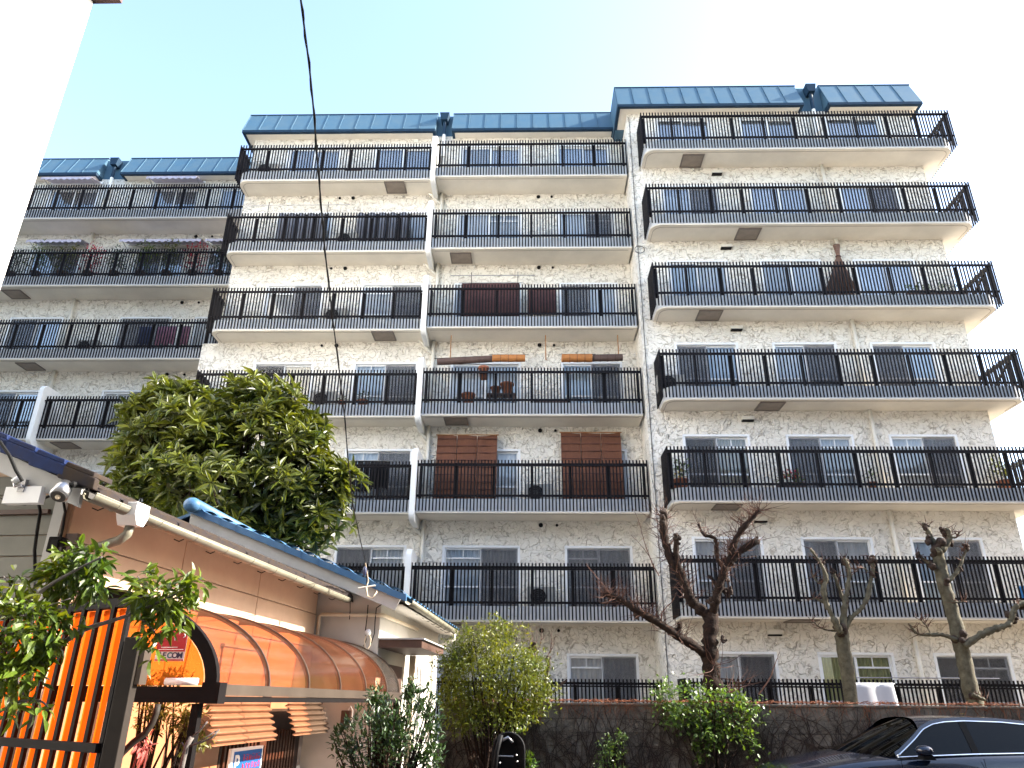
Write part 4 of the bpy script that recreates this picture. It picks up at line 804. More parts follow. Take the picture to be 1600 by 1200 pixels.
Lc = limb(tr, [(1112, 965), (1098, 955), (1080, 938), (1071, 915), (1062, 894), (1046, 868), (1038, 836), (1036, 806)], Yc, .105, .075, dys=[0, .05, .1, .1, .15, .15, .2, .2])
Ld = limb(tr, [(1113, 960), (1117, 945), (1122, 922), (1130, 897), (1139, 877), (1150, 842), (1168, 817), (1186, 798)], Yc, .10, .045, dys=[0, -.1, -.15, -.2, -.2, -.25, -.3, -.3])
Le = limb(tr, [(1140, 880), (1150, 868), (1163, 857), (1183, 844)], Yc-.2, .07, .06); Lf = limb(tr, [(1133, 890), (1121, 872), (1119, 847), (1112, 838), (1100, 836), (1091, 819)], Yc-.1, .05, .022); Lg = limb(tr, [(1062, 890), (1057, 868), (1057, 845)], Yc+.1, .05, .05); limb(tr, [(1121, 917), (1112, 904), (1106, 900)], Yc-.15, .035, .03); limb(tr, [(1058, 992), (1062, 980), (1062, 975)], Yc-.3, .05, .045)
for x, y, r in ((1036, 806, .10), (1057, 843, .07), (1130, 922, .06), (1186, 798, .05), (1182, 845, .06), (1110, 940, .07), (1133, 905, .06), (1058, 985, .07), (994, 958, .08), (1140, 925, .07), (1130, 1000, .05)): knob(ch, x, y, Yc-.1, r)
for P, n in ((Lb, 130), (Lc, 110), (Ld, 110), (Le, 40), (Lf, 30)): twigs(tw, P[len(P)//4:], n, .45, .008)
twigs(tw, [aY(1115, 1040, Yc-.15), aY(1125, 1060, Yc-.1), aY(1140, 1085, Yc-.2)], 26, .75, .009, .8); twigs(tw, Lc[-14:], 40, .65, .008, .9); twigs(tw, Ld[-20:], 34, .6, .008, .8); twigs(tw, Lb[-14:], 24, .5, .008, .7)
limb(tw, [(1030, 900), (1015, 870), (1005, 840), (998, 815), (990, 795)], Yc, .010, .004); limb(tw, [(1015, 870), (1000, 850), (985, 835)], Yc, .007, .003); limb(tw, [(957, 930), (935, 905), (915, 880)], Yc-.4, .012, .004); limb(tw, [(1032, 975), (1036, 955), (1050, 940), (1057, 925)], Yc-.4, .014, .005); limb(tw, [(1185, 1085), (1203, 1060), (1210, 1040), (1218, 1018)], Yc-.2, .014, .004)
tr.build('trunk', 'bark_dark', ch, True); stuff(tw.build('twigs', 'twig', ch))

def plane(name, label, trunk, limbs, knobs, Y, r0, r1):
    rt = empty(name, aY(trunk[0][0], trunk[0][1], Y)-Vector((0, 0, .75)), label, 'tree', 'pollarded plane trees behind the wall'); a, b, c = MB(), MB(), MB()
    limb(a, trunk, Y, r0, r1, .05, 12)
    for pts, q0, q1 in limbs:
        P = limb(a, pts, Y-random.uniform(0, .25), q0*.8, q1*.8, .25); twigs(c, P[-10:], 11, .24, .010)
    for x, y, r in knobs: knob(rt, x, y, Y-.1, r*1.15)
    a.build('trunk', 'bark_plane', rt, True); stuff(c.build('twigs', 'twig', rt)); return rt
plane('plane_tree', 'slim pale pollarded plane tree left of the other one, above the white drying rack', [(1333, 1145), (1330, 1097), (1323, 1045), (1317, 1005), (1314, 985)],
      [([(1314, 990), (1303, 968), (1292, 945), (1287, 920), (1291, 902), (1285, 886), (1279, 874), (1266, 858)], .075, .03), ([(1317, 985), (1320, 945), (1324, 922), (1327, 892), (1319, 872)], .075, .04), ([(1319, 940), (1311, 919), (1302, 893)], .045, .03), ([(1320, 985), (1330, 965), (1346, 951), (1356, 930), (1362, 902), (1364, 885), (1361, 872)], .06, .04), ([(1288, 915), (1277, 909), (1268, 896)], .03, .015), ([(1356, 892), (1345, 886), (1335, 892)], .02, .015), ([(1292, 945), (1280, 937), (1270, 935)], .03, .02), ([(1312, 985), (1295, 985), (1280, 980), (1268, 968)], .025, .012)],
      [(1287, 912, .06), (1283, 878, .06), (1320, 940, .06), (1363, 898, .05), (1362, 876, .07), (1322, 880, .06), (1314, 985, .10), (1292, 945, .05), (1329, 965, .05), (1302, 893, .04)], 15, .115, .13)
plane('plane_tree', 'taller pale pollarded plane tree at the right with a long low side branch', [(1527, 1150), (1523, 1097), (1517, 1080), (1506, 1031), (1499, 999), (1487, 950), (1474, 911), (1467, 874), (1464, 856)],
      [([(1464, 860), (1459, 848), (1450, 832), (1444, 817)], .09, .05), ([(1466, 862), (1478, 853), (1484, 838), (1479, 825)], .09, .05), ([(1479, 908), (1467, 891), (1454, 881), (1431, 866)], .055, .03), ([(1482, 908), (1497, 892), (1506, 868), (1512, 851)], .045, .03), ([(1495, 1000), (1472, 992), (1454, 992), (1433, 990), (1420, 975)], .055, .022), ([(1508, 1010), (1525, 997), (1541, 988), (1560, 981), (1577, 974), (1583, 958), (1592, 945), (1620, 938)], .085, .05), ([(1484, 838), (1494, 840), (1499, 830)], .03, .014), ([(1488, 940), (1500, 941), (1507, 938)], .022, .015), ([(1455, 992), (1445, 975), (1430, 965)], .018, .008), ([(1519, 1085), (1530, 1090), (1540, 1095)], .05, .03)],
      [(1464, 856, .13), (1452, 845, .07), (1481, 845, .08), (1479, 830, .07), (1479, 908, .07), (1456, 882, .06), (1510, 856, .07), (1504, 996, .10), (1580, 965, .08), (1593, 945, .06), (1447, 822, .05), (1499, 890, .04), (1435, 868, .04), (1522, 1088, .06)], 15, .15, .11)
sh = empty('pollard_stump', aY(840, 1060, 12.9)-Vector((0, 0, .9)), 'small bare pollard with upright shoots behind the yellow-green shrub', 'tree')
a = MB(); c = MB(); limb(a, [(838, 1110), (836, 1060), (834, 1030), (833, 1018)], 12.9, .05, .06); limb(a, [(846, 1090), (856, 1050), (857, 1028)], 12.9, .03, .03); limb(a, [(838, 1090), (865, 1080), (878, 1068), (885, 1062)], 12.8, .022, .012); knob(sh, 834, 1016, 12.9, .07); knob(sh, 857, 1028, 12.9, .04)
for x, y, u, v in ((830, 1015, 820, 985), (836, 1012, 838, 978), (842, 1015, 846, 975), (846, 1000, 849, 990), (857, 1025, 862, 985), (858, 1022, 868, 992), (832, 1015, 828, 975), (860, 1020, 860, 990)): limb(c, [(x, y), ((x+u)/2+2, (y+v)/2), (u, v)], 12.9, .007, .002, .1, 5)
a.build('trunk', 'bark_knob', sh, True); c.build('shoots', 'twig', sh)
# ------------------------------------------------------------------ things on the balconies
mat('ac_white', (.40, .39, .36), .5, .08, 3); mat('ac_grille', (.07, .07, .07), .5, .1); mat('terracotta', (.36, .13, .07), .8, .15, 8); mat('planter', (.10, .06, .05), .7, .15)
stripes('reed', (.23, .08, .036), (.085, .03, .015), 'X', 14, .8, .6, 3); stripes('reed_orange', (.62, .25, .05), (.30, .10, .03), 'X', 26); stripes('reed_dark', (.16, .09, .07), (.05, .03, .025), 'X', 26)
mat('cloth_brown', (.075, .028, .026), .9, .2, 5); mat('cloth_black', (.012, .012, .014), .95, .3, 6); mat('cloth_white', (.36, .36, .39), .85, .04, 3); mat('cloth_pink', (.36, .16, .22), .9, .25, 6); mat('cloth_navy', (.04, .05, .10), .9, .2); mat('cloth_blue', (.05, .25, .60), .7, .1)
mat('awning', (.50, .46, .54), .8, .12, 4); mat('rust', (.42, .20, .07), .8, .25, 9); mat('quilt', (.16, .17, .20), .6, .12, 8, bump=.2); mat('twine', (.20, .11, .075), .85, .25, 20); leafmat('flower_red', (.35, .01, .03), (.5, .03, .06), .5, .2, .2, (1.2, .8, .8)); leafmat('flower_yellow', (.6, .4, .02), (.75, .55, .03), .5, .3, .2, (1.2, 1.0, .5))
def fl(k): return rail(k)-1.0
def ac(x, y, k, label, w_=.75, h=.55):
    z = fl(k); r = empty('air_conditioner', (x, y, z), label, 'air conditioner', 'air conditioner units on the balconies')
    MB().box((x-w_/2, y, z+.05), (x+w_/2, y+.27, z+h)).build('case', 'ac_white', r, bevel=.012); MB().box((x-w_/2+.04, y+.02, z), (x-w_/2+.12, y+.25, z+.049)).build('foot', 'ac_grille', r); MB().box((x+w_/2-.12, y+.02, z), (x+w_/2-.04, y+.25, z+.049)).build('foot', 'ac_grille', r)
    cx, cz = x-.08, z+.05+(h-.05)/2; MB().tube([(cx, y-.002, cz), (cx, y-.008, cz)], .205, 24).build('fan_opening', 'black', r); g = MB()
    for q in (.06, .11, .16, .205): g.tube([(cx+q*math.cos(t*math.pi/12), y-.014, cz+q*math.sin(t*math.pi/12)) for t in range(25)], .006, 4, False)
    for t in range(8): g.tube([(cx, y-.016, cz), (cx+.205*math.cos(t*math.pi/4), y-.016, cz+.205*math.sin(t*math.pi/4))], .005, 4, False)
    g.build('fan_guard', 'ac_grille', r)
ac(.27, 20.05, 3, 'air conditioner unit between the two reed screens on the third floor'); ac(.33, 20.05, 2, 'air conditioner unit on the second-floor balcony right of the white partition'); ac(-6.0, 20.05, 5, 'air conditioner unit on the fifth-floor balcony between two windows left of the partition'); ac(-6.05, 20.05, 4, 'air conditioner unit beside the low pots on the fourth floor left of the partition')
ac(-8.9, 20.0, 7, 'air conditioner unit at the left end of the top middle balcony'); ac(-5.9, 20.05, 6, 'air conditioner unit between the two quilted screens on the sixth floor'); ac(3.95, 18.85, 4, 'air conditioner unit at the left end of the fourth-floor right balcony'); ac(-15.0, 22.2, 5, 'air conditioner unit on the far left fifth-floor balcony beside the laundry')
# reed screens hung outside the third-floor windows
def sudare(x0, x1, zt, zb, y, label):
    r = empty('reed_screen', ((x0+x1)/2, y, zb), label, 'reed screen'); w_ = (x1-x0)/3
    for i in range(3):
        b = MB(); a = x0+i*w_+.008; ph = random.random()*6; b.grid(lambda u, v: (a+u*(w_-.016)-.10*(1-v)*0, y+.05*(1-v)*0-.14*(1-v)+.012*math.sin(u*6+ph)+.01*math.sin(v*9+ph), zb+(zt-zb)*v+.015*math.sin(u*3.1+ph)), 8, 10); b.build('reed_panel', 'reed', r, solid=.008)
        c = MB()
        for j in range(9): z_ = zb+(zt-zb)*(j+.5)/9; c.tube([(a+.005, y-.14*(1-(z_-zb)/(zt-zb))-.016, z_), (a+w_-.02, y-.14*(1-(z_-zb)/(zt-zb))-.016, z_)], .011, 4)
        c.build('binding_cords', 'cloth_brown', r)
    MB().tube([(x0-.03, y-.005, zt+.02), (x1+.03, y-.005, zt+.02)], .016, 6).build('pole', 'rust', r)
sudare(-2.66, -.90, 8.66, 6.70, 20.32, 'brown reed screen of three panels beside the white partition, third floor'); sudare(.93, 2.67, 8.74, 6.70, 20.32, 'brown reed screen of three panels nearer the right pier, third floor')
# rolled blinds on the fourth floor
def roll(x0, x1, z, y, r_, m, label, dz=0, sag=0):
    e = empty('rolled_blind', ((x0+x1)/2, y, z-r_), label, 'rolled blind'); n = 12
    MB().tube([(x0+(x1-x0)*i/n, y+random.gauss(0, .004), z+dz*i/n-sag*math.sin(math.pi*i/n)) for i in range(n+1)], [r_*(1+random.uniform(-.06, .06)) for i in range(n+1)], 14).build('roll', m, e)
    MB().tube([(x0-.1, y+.02, z+r_+.02), (x1+.1, y+.02, z+r_+.02+dz)], .008, 6).build('rod', 'dark_frame', e)
    for i in range(1, 4): x = x0+(x1-x0)*i/4; MB().tube([(x, y+(r_+.006)*math.cos(t), z+dz*i/4-sag*math.sin(math.pi*i/4)+(r_+.006)*math.sin(t)) for t in [q*.524 for q in range(13)]], .006, 4, False).build('tie', 'cloth_brown', e)
roll(-2.74, -1.05, 10.90, 20.05, .105, 'reed_dark', 'long dark brown rolled blind at the left, fourth floor of the middle block', .10); roll(-1.08, -.10, 10.97, 19.95, .11, 'reed_orange', 'orange rolled blind right of the long dark roll, fourth floor'); roll(1.0, 1.9, 10.97, 19.95, .125, 'reed_orange', 'orange rolled blind in the right half of the fourth-floor balcony'); roll(1.92, 2.80, 10.99, 20.0, .105, 'reed_dark', 'short dark rolled blind next to the pier, fourth floor', .02)
for i, x in enumerate((-2.35, .52, 2.70)):
    q = MB().tube([(x, 20.05, rail(4)+1.39), (x, 20.05, 10.98), (x+.05, 20.05, 10.95)], .016, 6).build('rusty_hanger', 'rust', at=(x, 20.05, rail(4)+1.39)); tag(q, ('leftmost', 'middle', 'rightmost')[i]+' rusty hanger rod above the rolled blinds on the fourth floor', 'hanger', 'rusty hanger rods')
def leafball(root, c, r, n, m, L=(.07, .13), w_=.3):
    P, N = ell_points([(tuple(c), r)], n, .2, 1.05); D = N*.7+rnd(n)*.7+np.array((0, 0, .3)); l = RNG.uniform(*L, n); foliage(root, P, D, rnd(n)*.5+np.array((0, -.2, 1)), l, l*w_, m)
def pot(x, y, z, r_, h, label, m='terracotta', leaf='citrus_leaf', lr=None, n=60, cat='potted plant'):
    e = empty('potted_plant' if lr else 'flower_pot', (x, y, z), label, cat); MB().tube([(x, y, z), (x, y, z+h*.85), (x, y, z+h*.851), (x, y, z+h)], [r_*.72, r_*.95, r_*1.08, r_*1.08], 14).build('pot', m, e, True)
    if lr: leafball(e, (x, y, z+h+lr[2]*.7), lr, n, leaf)
    return e
for x, z_, r_, h, lb in ((-1.75, 0, .20, .36, 'left of the stand'), (-.95, .36, .15, .22, 'on the low stand'), (-.62, .36, .19, .34, 'rounded, at the right of the stand')): pot(x, 19.85, fl(4)+z_, r_, h, 'terracotta flower pot '+lb+' on the fourth floor', cat='flower pot')
pot(-1.32, 19.85, fl(4)+.85, .15, .38, 'terracotta pot hung high behind the bars, fourth floor', cat='flower pot')
st = empty('plant_stand', (-.8, 19.85, fl(4)), 'low dark plant stand under terracotta pots on the fourth floor', 'stand'); MB().box((-1.2, 19.72, fl(4)+.31), (-.35, 20.0, fl(4)+.358)).build('shelf', 'planter', st)
for x in (-1.15, -.45): MB().box((x, 19.74, fl(4)), (x+.05, 19.98, fl(4)+.31)).build('leg', 'planter', st)
def planter(x0, x1, y, k, label, leaf=None, n=60, h=.2):
    e = empty('planter_box', ((x0+x1)/2, y, fl(k)), label, 'planter'); MB().box((x0, y-.11, fl(k)), (x1, y+.11, fl(k)+h)).build('trough', 'planter', e, bevel=.015)
    MB().box((x0+.03, y-.09, fl(k)+h+.001), (x1-.03, y+.09, fl(k)+h+.01)).build('soil', 'soil', e)
    if leaf:
        for i in range(3): leafball(e, (x0+(x1-x0)*(i+.5)/3, y, fl(k)+h+.12), ((x1-x0)/6, .14, .16), n, leaf)
    return e
planter(.15, 1.2, 19.95, 4, 'empty dark planter trough in the middle of the fourth-floor balcony')
planter(6.45, 7.1, 18.7, 3, 'planter with red flowers on the third-floor right balcony', 'citrus_leaf', 50); r0 = bpy.data.objects['planter_box.001']; leafball(r0, (6.8, 18.68, fl(3)+.42), (.32, .12, .13), 60, 'flower_red', (.06, .09), .8)
pp = pot(3.95, 18.75, fl(3), .2, .3, 'yellow-fruited potted bush at the left end of the third-floor right balcony', lr=(.26, .26, .40), n=170); leafball(pp, (3.95, 18.68, fl(3)+.42), (.26, .18, .10), 16, 'flower_yellow', (.07, .1), .9)
planter(10.9, 11.7, 18.75, 5, 'dark planter under the right window of the fifth-floor right balcony', 'dark_leaf', 30, .3); planter(11.8, 12.6, 18.8, 5, 'dark planter at the right end of the fifth-floor right balcony', 'dark_leaf', 30, .3)
planter(-6.2, -5.6, 20.0, 7, 'low brown trough behind the bars of the top left-middle balcony'); planter(7.1, 8.8, 18.9, 5, 'long low dark trough under the middle window, fifth floor right')
pot(8.85, 18.7, fl(3), .12, .22, 'small pot of green leaves between two windows on the third-floor right balcony', lr=(.16, .14, .18), n=50); pot(12.3, 18.8, fl(3), .2, .3, 'dry orange-brown bush in the right corner of the third-floor balcony', leaf='nandina_leaf', lr=(.42, .3, .42), n=170); pot(-5.45, 19.95, fl(4), .12, .18, 'low bowl of dry plants beside the fan unit, fourth floor left', leaf='nandina_leaf', lr=(.16, .12, .10), n=40); pot(-4.85, 19.95, fl(4), .16, .2, 'grassy pot in front of the window left of the partition, fourth floor', leaf='dark_leaf', lr=(.22, .16, .18), n=80)
# cone of bamboo netting on the fifth floor
e = empty('bamboo_cone', (9.0, 18.82, fl(5)), 'brown conical bundle of thin canes tied at the top, fifth floor right', 'cane bundle'); b = MB()
for i in range(90): a = random.random()*6.28; rr_ = .66*math.sqrt(random.random()); b.tube([(9.0+rr_*math.cos(a), 18.85+.28*math.sin(a)*rr_/.62, fl(5)), (9.18+.05*math.cos(a), 18.82+.03*math.sin(a), fl(5)+1.55), (9.19+.10*math.cos(a+1), 18.82+.08*math.sin(a+1), fl(5)+1.95)], [.009, .008, .006], 4, False)
stuff(b.build('canes', 'twine', e)); MB().tube([(9.18+.07*math.cos(t*.6), 18.82+.05*math.sin(t*.6), fl(5)+1.55) for t in range(12)], .02, 5).build('binding', 'cloth_brown', e)
MB().add([(8.45, 19.0, fl(5)), (9.6, 19.0, fl(5)), (9.19, 18.84, fl(5)+1.6)], [(0, 1, 2)]).build('net_sheet', 'twine', e)
# screens, laundry
def hang(name, label, cat, x0, x1, zt, zb, y, m, waves=5, amp=.03, solid=.006):
    e = empty(name, ((x0+x1)/2, y, zb), label, cat); ph = random.random()*6; MB().grid(lambda u, v: (x0+u*(x1-x0), y+amp*math.sin(u*waves*6.28+ph)*(1-.5*v), zb+(zt-zb)*v-.02*math.sin(v*3.1)*math.sin(u*9+ph)-(1-v)*.03*math.sin(u*14+ph)), max(16, waves*8), 6).build('cloth', m, e, True, solid=solid)
    MB().tube([(x0-.1, y, zt+.01), (x1+.1, y, zt+.01)], .012, 6).build('pole', 'steel', e); return e
hang('cloth_screen', 'wide dark brown cloth screen over the fifth-floor window right of the partition', 'screen', -2.10, -.28, 13.72, 12.55, 20.2, 'cloth_brown', 3, .02); hang('cloth_screen', 'narrow dark brown cloth screen right of the wide one, fifth floor', 'screen', -.03, .86, 13.52, 12.62, 20.2, 'cloth_brown', 3, .02)
for x0, x1, lb in ((-8.35, -6.72, 'grey quilted screen in front of the left window, sixth floor left-middle'), (-5.72, -3.95, 'grey quilted screen next to the white partition, sixth floor')):
    e = empty('quilted_screen', ((x0+x1)/2, 20.25, fl(6)), lb, 'screen'); n = 5; w_ = (x1-x0)/n
    for i in range(n):
        c = x0+(i+.5)*w_; MB().grid(lambda u, v: (c+(u-.5)*w_*.78, 20.25-.12*math.sin(u*math.pi), rail(6)-.72+v*(1.13)), 10, 8).build('quilted_roll', 'quilt', e, True, solid=.01)
        MB().box((c+w_*.40, 20.24, rail(6)-.74), (c+w_*.6, 20.27, rail(6)+.42)).build('strip', 'cloth_black', e)
for i in range(6):
    x = -5.0+i*.18; hang('hung_garment', ('first', 'second', 'third', 'fourth', 'fifth', 'sixth')[i]+' black garment from the left on the third-floor drying pole', 'laundry', x, x+.165, 7.76, 6.86 if i < 3 else 6.98, 19.93+.02*(i % 2), 'cloth_black', 1, .03)
for x0, x1, m, lb in ((-13.25, -12.75, 'cloth_navy', 'dark garment'), (-12.6, -11.95, 'cloth_pink', 'wide purple-pink cloth'), (-11.85, -11.45, 'cloth_pink', 'narrow purple-pink cloth')): hang('hung_laundry', lb+' drying on the far left fifth-floor balcony', 'laundry', x0, x1, rail(5)+.0, rail(5)-.68, 22.1, m, 2, .03)
def dpole(x0, x1, z, y, label):
    e = empty('drying_pole', ((x0+x1)/2, y, z-.1), label, 'drying pole'); MB().tube([(x0, y, z), (x1, y, z)], .013, 6).build('pole', 'steel', e)
    for x in (x0+.25*(x1-x0), x0+.8*(x1-x0)): MB().tube([(x, y, z+.12), (x, y, z-.75)], .010, 5).build('upright', 'dark_frame', e)
dpole(-9.5, -5.9, rail(6)+.62, 20.0, 'thin drying pole above the left-middle sixth-floor rail'); dpole(-2.45, .2, rail(5)+.68, 20.0, 'thin drying pole above the brown cloth screen, fifth floor'); dpole(7.4, 10.6, 2.12, 18.15, 'long dark drying pole above the ground-floor fence at the right')
# drying rack with sheet at the ground floor
e = empty('drying_rack', (7.45, 17.6, .9), 'white drying rack with a white sheet behind the wall beside the slim plane tree', 'drying rack')
for x in (7.0, 7.9): MB().tube([(x, 17.45, .9), (x+.03, 17.6, 1.98), (x, 17.75, .9)], .016, 6).build('leg_frame', 'white_paint', e)
MB().tube([(6.9, 17.6, 1.98), (8.0, 17.6, 1.98)], .016, 6).build('bar', 'white_paint', e); MB().grid(lambda u, v: (6.98+u*.95, 17.6+(.06+.12*abs(v-.5)*2)*(1 if v > .5 else -1)+.02*math.sin(u*12), 2.0-abs(v-.5)*1.1), 14, 10).build('sheet', 'cloth_white', e, True, solid=.004)
sk = hang('laundry_cloth', 'bright blue cloth behind the second-floor bars at the right edge', 'laundry', 11.95, 12.35, rail(2)-.55, rail(2)-.95, 18.8, 'cloth_blue', 1, .05)
# retractable awnings on the far left block
for x0, x1, k, lb in ((-18.3, -16.4, 7, 'lavender awning under the roof at the far left, top floor'), (-14.3, -12.4, 7, 'lavender awning right of the drain pipe, top floor of the left block'), (-18.1, -16.1, 6, 'scalloped lavender awning at the far left, sixth floor'), (-14.7, -11.75, 6, 'long lavender awning above the plants, sixth floor of the left block'), (-11.6, -10.2, 6, 'short lavender awning next to the middle block, sixth floor')):
    z = rail(k)+.93; e = empty('awning', ((x0+x1)/2, WL, z), lb, 'awning'); MB().grid(lambda u, v: (x0+u*(x1-x0), WL-.05-.62*v, z-.20*v), 12, 3).build('canvas', 'awning', e, solid=.006)
    MB().grid(lambda u, v: (x0+u*(x1-x0), WL-.675, z-.20-(.10+.025*math.cos(u*(x1-x0)*28))*v), 60, 1).build('valance', 'awning', e, solid=.004); MB().box((x0-.04, WL-.07, z-.03), (x1+.04, WL-.001, z+.06)).build('cassette', 'alu', e)
    for x in (x0+.05, x1-.05): MB().tube([(x, WL-.02, z-.35), (x, WL-.66, z-.19)], .012, 6).build('arm', 'steel', e)
# crowded plants on the far left sixth-floor balcony
random.seed(21); cols = [('dark_leaf', 'dark green'), ('citrus_leaf', 'bright green'), ('nandina_leaf', 'russet'), ('flower_red', 'red flowering')]
for i in range(9):
    x = -18.3+i*.93; m, cn_ = cols[i % 4]; pos = ('far left end', 'left awning', 'left drain pipe', 'right of the drain pipe', 'left of the long awning', 'under the long awning', 'under the long awning, right half', 'gap between awnings', 'right end')[i]
    pot(x, 22.05, fl(6), .16, .35, cn_+' potted plant on the far left sixth-floor balcony, '+pos, 'planter', m, (.46, .3, random.uniform(.55, .85)), 420)

# ------------------------------------------------------------------ black ribbed seat beside the wall
sb = empty('ribbed_seat', (-.17, 8, .5), 'black arch-topped ribbed child seat back at the bottom centre', 'child seat')
pc = aY(795, 1145, 8.0)
def archpts(w_, h, y, zt, n=14): return [(pc.x-w_, y, zt-h)]+[(pc.x-w_*math.cos(t*math.pi/n), y, zt-w_*1.0+w_*math.sin(t*math.pi/n)) for t in range(n+1)]+[(pc.x+w_, y, zt-h)]
for i in range(6): MB().tube(archpts(.150-.011*i, .75, 8.0+.022*i, pc.z-.012*i), .013, 7).build('rib', 'black', sb, True)
q = archpts(.150, .75, 8.13, pc.z-.02); MB().add(q, [tuple(range(len(q)))]).build('back_panel', 'black', sb, solid=.02)
MB().tube([aY(779, 1160, 7.95), aY(794, 1152, 7.95), aY(801, 1160, 7.95)], .014, 8).build('handle', 'steel', sb, True); MB().tube([aY(776, 1181, 7.95), aY(802, 1182, 7.95)], .006, 6).build('strap_bar', 'steel', sb)
for x, y in ((781, 1192), (808, 1190), (807, 1180)): MB().ball(tuple(aY(x, y, 7.94)), .010).build('bolt', 'steel', sb)
MB().tube([aY(783, 1148, 7.93), aY(776, 1175, 7.93), aY(772, 1215, 7.93)], .022, 8).build('side_tube', 'black', sb, True)

# ------------------------------------------------------------------ parked car, nose to the left
mat('car_paint', (.004, .008, .022), .2, .05, 1, coat=.6, spec=.4); glassmat('car_glass', (.05, .06, .06), 1.5, refl=.6); mat('car_tint', (.003, .004, .004), .04, .02, spec=.15); mat('chrome', (.75, .76, .78), .12, .03, metal=1); mat('tyre', (.02, .02, .02), .8)
cr = empty('parked_car', (5.3, 10.9, 0), 'dark navy coupe with chrome window trim parked against the block wall', 'car')
CX, CY = 2.98, 10.92
def CP(u, w_, z): return (CX+u, CY-w_, z)          # w towards the camera
def lerp(t, tab):
    for (a, b), (c, d) in zip(tab, tab[1:]):
        if t <= c: return b+(d-b)*max(0, (t-a)/(c-a))
    return tab[-1][1]
belt = [(0, .66), (.3, .80), (1.0, .93), (1.48, .965), (2.4, 1.005), (3.4, 1.03), (4.2, .99), (4.55, .95), (4.7, .85)]
ctr = [(0, .68), (.3, .86), (.9, .985), (1.15, 1.03), (3.9, 1.06), (4.3, 1.03), (4.6, 1.0), (4.7, .9)]
hwid = [(0, .62), (.15, .78), (.6, .89), (1.5, .92), (3.6, .92), (4.4, .86), (4.7, .70)]
us = [0, .05, .15, .3, .5, .8, 1.1, 1.48, 1.9, 2.4, 2.9, 3.4, 3.9, 4.2, 4.45, 4.6, 4.68, 4.7]
bd = MB(); NS = 13
def sect(u):
    h, zb_, zc, bt = lerp(u, hwid), .22, lerp(u, ctr), lerp(u, belt)
    half = [(0, zb_), (h*.8, zb_), (h*.95, zb_+.08), (h, .50), (h*1.0, .68), (h*.985, bt-.12), (h*.955, bt-.03), (h*.90, bt), (h*.74, bt+(zc-bt)*.35), (h*.45, bt+(zc-bt)*.8), (0, zc)]
    return half
ring = []
for u in us:
    s = sect(u); ring.append([CP(u, y, z) for y, z in s]+[CP(u, -y, z) for y, z in s[-2:0:-1]])
n_ = len(ring[0]); vs = [p for r in ring for p in r]
bd.add(vs, [(i*n_+k, i*n_+(k+1) % n_, (i+1)*n_+(k+1) % n_, (i+1)*n_+k) for i in range(len(us)-1) for k in range(n_)]+[tuple(range(n_))[::-1], tuple((len(us)-1)*n_+k for k in range(n_))])
bd.build('body', 'car_paint', cr, True, sub=1)
top = [(1.48, .985), (1.76, 1.165), (1.91, 1.275), (2.06, 1.335), (2.22, 1.362), (2.45, 1.375), (2.9, 1.365), (3.3, 1.33), (3.7, 1.25), (4.1, 1.11), (4.35, 1.0)]   # upper edge of the side glass
def sidep(u, z):                                   # tumblehome
    t = max(0, (z-.96)/.42); return CP(u, .845-.20*t-.03*t*t, z)
def glassgrid(u0, u1, off, name, m, shrink=0):
    b = MB(); b.grid(lambda a, v: tuple(Vector(sidep(u0+(u1-u0)*a, (lerp(u0+(u1-u0)*a, belt)+.012)*(1-v)+(lerp(u0+(u1-u0)*a, top)-shrink)*v))+Vector((0, -off, 0))), 16, 8); return b.build(name, m, cr, True)
# shell: windscreen, roof, rear, side frames
def wsz(v, t): return CP(1.02+.40*v*v+(.98-.12*v*v)*t, v*(.80-.16*t), .985-.01*v*v+(.425-.045*v*v)*(t-.12*t*(1-t)*-1))
for side_ in (1, -1):
    b = MB(); b.grid(lambda a, v: (lambda u: (lambda p: (p[0], CY-(CY-p[1])*side_, p[2]))(sidep(u, lerp(u, belt)*(1-v)+(lerp(u, top)+.045)*v)))(1.46+2.92*a), 40, 8); b.build('side_frame', 'car_paint', cr, True)
MB().grid(lambda a, v: wsz((a-.5)*2*.985, v), 16, 10).build('windscreen', 'car_glass', cr, True)
roofc = [(2.0, 1.41), (2.4, 1.432), (2.9, 1.428), (3.3, 1.395), (3.7, 1.32), (4.1, 1.17), (4.38, 1.045)]
def roofp(a, v):
    s = (a-.5)*2; u = 1.98-.12*s*s+(4.36-1.98+.12*s*s)*v; zc = lerp(max(2.0, u), roofc); ze = lerp(u, top)+.045; t = max(0, (ze-.96)/.42); he = .845-.20*t-.03*t*t; z = zc-(zc-ze)*abs(s)**2.6
    return CP(u, s*(he+.001), z)
MB().grid(roofp, 20, 28).build('roof', 'car_paint', cr, True)
MB().add([CP(1.2, y, .97) for y in (-.7, .7)]+[CP(4.2, y, .97) for y in (.7, -.7)], [(0, 1, 2, 3)]).build('interior_floor', 'black', cr)
for y in (-.37, .37): MB().box((CX+2.35, CY-y-.24, .5), (CX+2.5, CY-y+.24, 1.05)).box((CX+2.37, CY-y-.13, 1.09), (CX+2.47, CY-y+.13, 1.25)).build('seat', 'black', cr, bevel=.04)
glassgrid(1.50, 2.40, .006, 'front_window', 'car_tint', .006); glassgrid(2.46, 4.0, .006, 'rear_window', 'car_tint', .006)
MB().grid(lambda a, v: tuple(Vector(sidep(2.39+.08*a, lerp(2.43, belt)*(1-v)+(lerp(2.43, top)-.004)*v))+Vector((0, -.013, 0))), 1, 6).build('pillar_trim', 'rubber', cr)
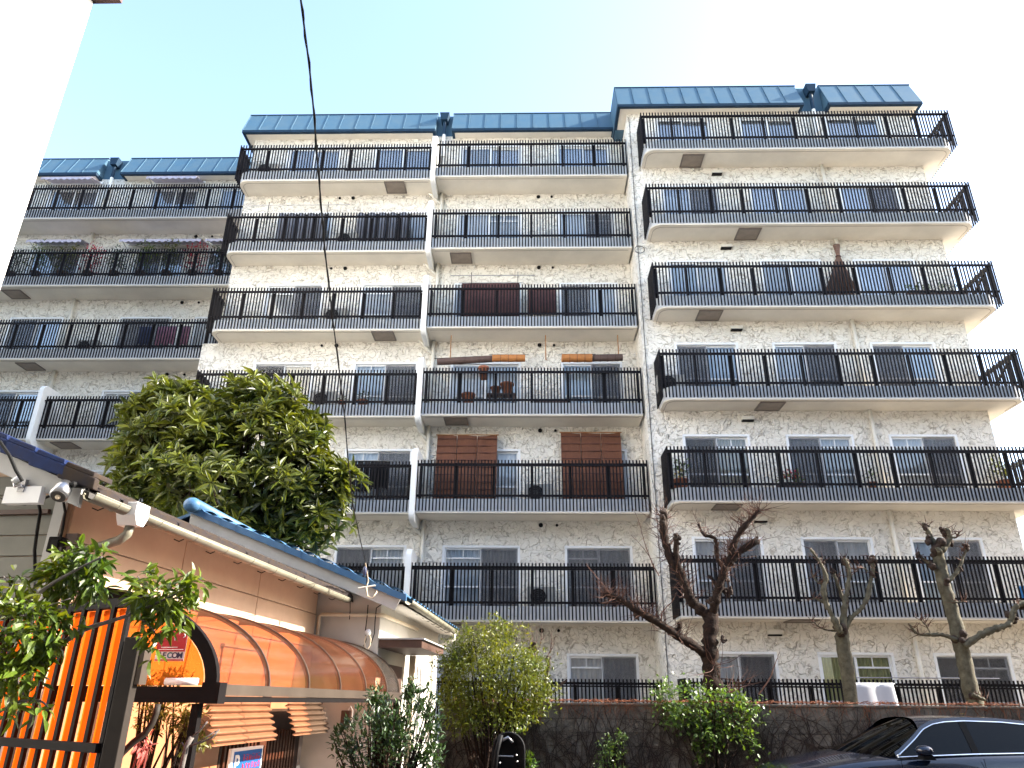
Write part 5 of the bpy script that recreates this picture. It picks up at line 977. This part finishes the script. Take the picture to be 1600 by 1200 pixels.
MB().tube([Vector(sidep(1.47+i*.05, lerp(1.47+i*.05, top)))+Vector((0, -.010, 0)) for i in range(54)], .010, 6).build('chrome_trim', 'chrome', cr, True); MB().tube([Vector(sidep(1.47+i*.05, lerp(1.47+i*.05, belt)+.008))+Vector((0, -.014, 0)) for i in range(53)], .010, 6).build('chrome_trim', 'chrome', cr, True)
mr_ = MB(); mc = CP(1.74, 1.00, 1.055); mr_.grid(lambda u, v: (mc[0]+.115*math.cos(6.283*u)*math.sin(math.pi*v)*(1 if math.cos(6.283*u) < 0 else .8), mc[1]-.10*math.cos(math.pi*v), mc[2]+.062*math.sin(6.283*u)*math.sin(math.pi*v)), 18, 10); mr_ = mr_.build('mirror', 'car_paint', cr, True)
MB().prism([(-.05, -.10), (.11, -.10), (.06, -.03), (-.03, -.03)], -.14, .0, lambda a, b, c: (mc[0]+a, mc[1]-c*1.0-.02, mc[2]+b)).build('mirror_base', 'black', mr_)
for u in (1.47, 2.455): MB().tube([Vector(CP(u+.01*k, .915-.002*k, z)) + Vector((0, -.008, 0)) for k, z in enumerate((.97, .85, .7, .5, .35))], .004, 5).build('door_seam', 'black', cr)
MB().box(CP(2.2, .935, .80), CP(2.4, .90, .83)).build('door_handle', 'car_paint', cr, bevel=.006)
for u in (.85, 3.75):
    for s in (1, -1):
        wh = MB(); c = CP(u, s*.80, .33); wh.tube([(c[0], c[1]-.11, c[2]), (c[0], c[1]-.09, c[2]), (c[0], c[1]+.09, c[2]), (c[0], c[1]+.11, c[2])], [.29, .33, .33, .29], 28); wo_ = wh.build('wheel', 'tyre', cr, True)
        MB().tube([(c[0], c[1]-s*.112, c[2]), (c[0], c[1]-s*.122, c[2])], .22, 20).build('rim', 'chrome', wo_)
for s in (1, -1): MB().ball(CP(.16, s*.62, .68), (.16, .15, .06)).build('headlight', 'chrome', cr, True); MB().box(CP(4.62, s*.55+.12, .80), CP(4.70, s*.55-.12, .90)).build('tail_light', 'red_sign', cr, bevel=.01)
MB().box(CP(-.02, .45, .38), CP(.04, -.45, .58)).build('grille', 'black', cr, bevel=.02)
lv = MB().add([CP(2.7, .1, 1.452), CP(2.74, .13, 1.456), CP(2.79, .1, 1.452), CP(2.74, .07, 1.454)], [(0, 1, 2, 3)]).build('fallen_leaf', 'flower_yellow', at=CP(2.74, .1, 1.452)); tag(lv, 'small yellow fallen leaf on the roof of the navy car', 'leaf')
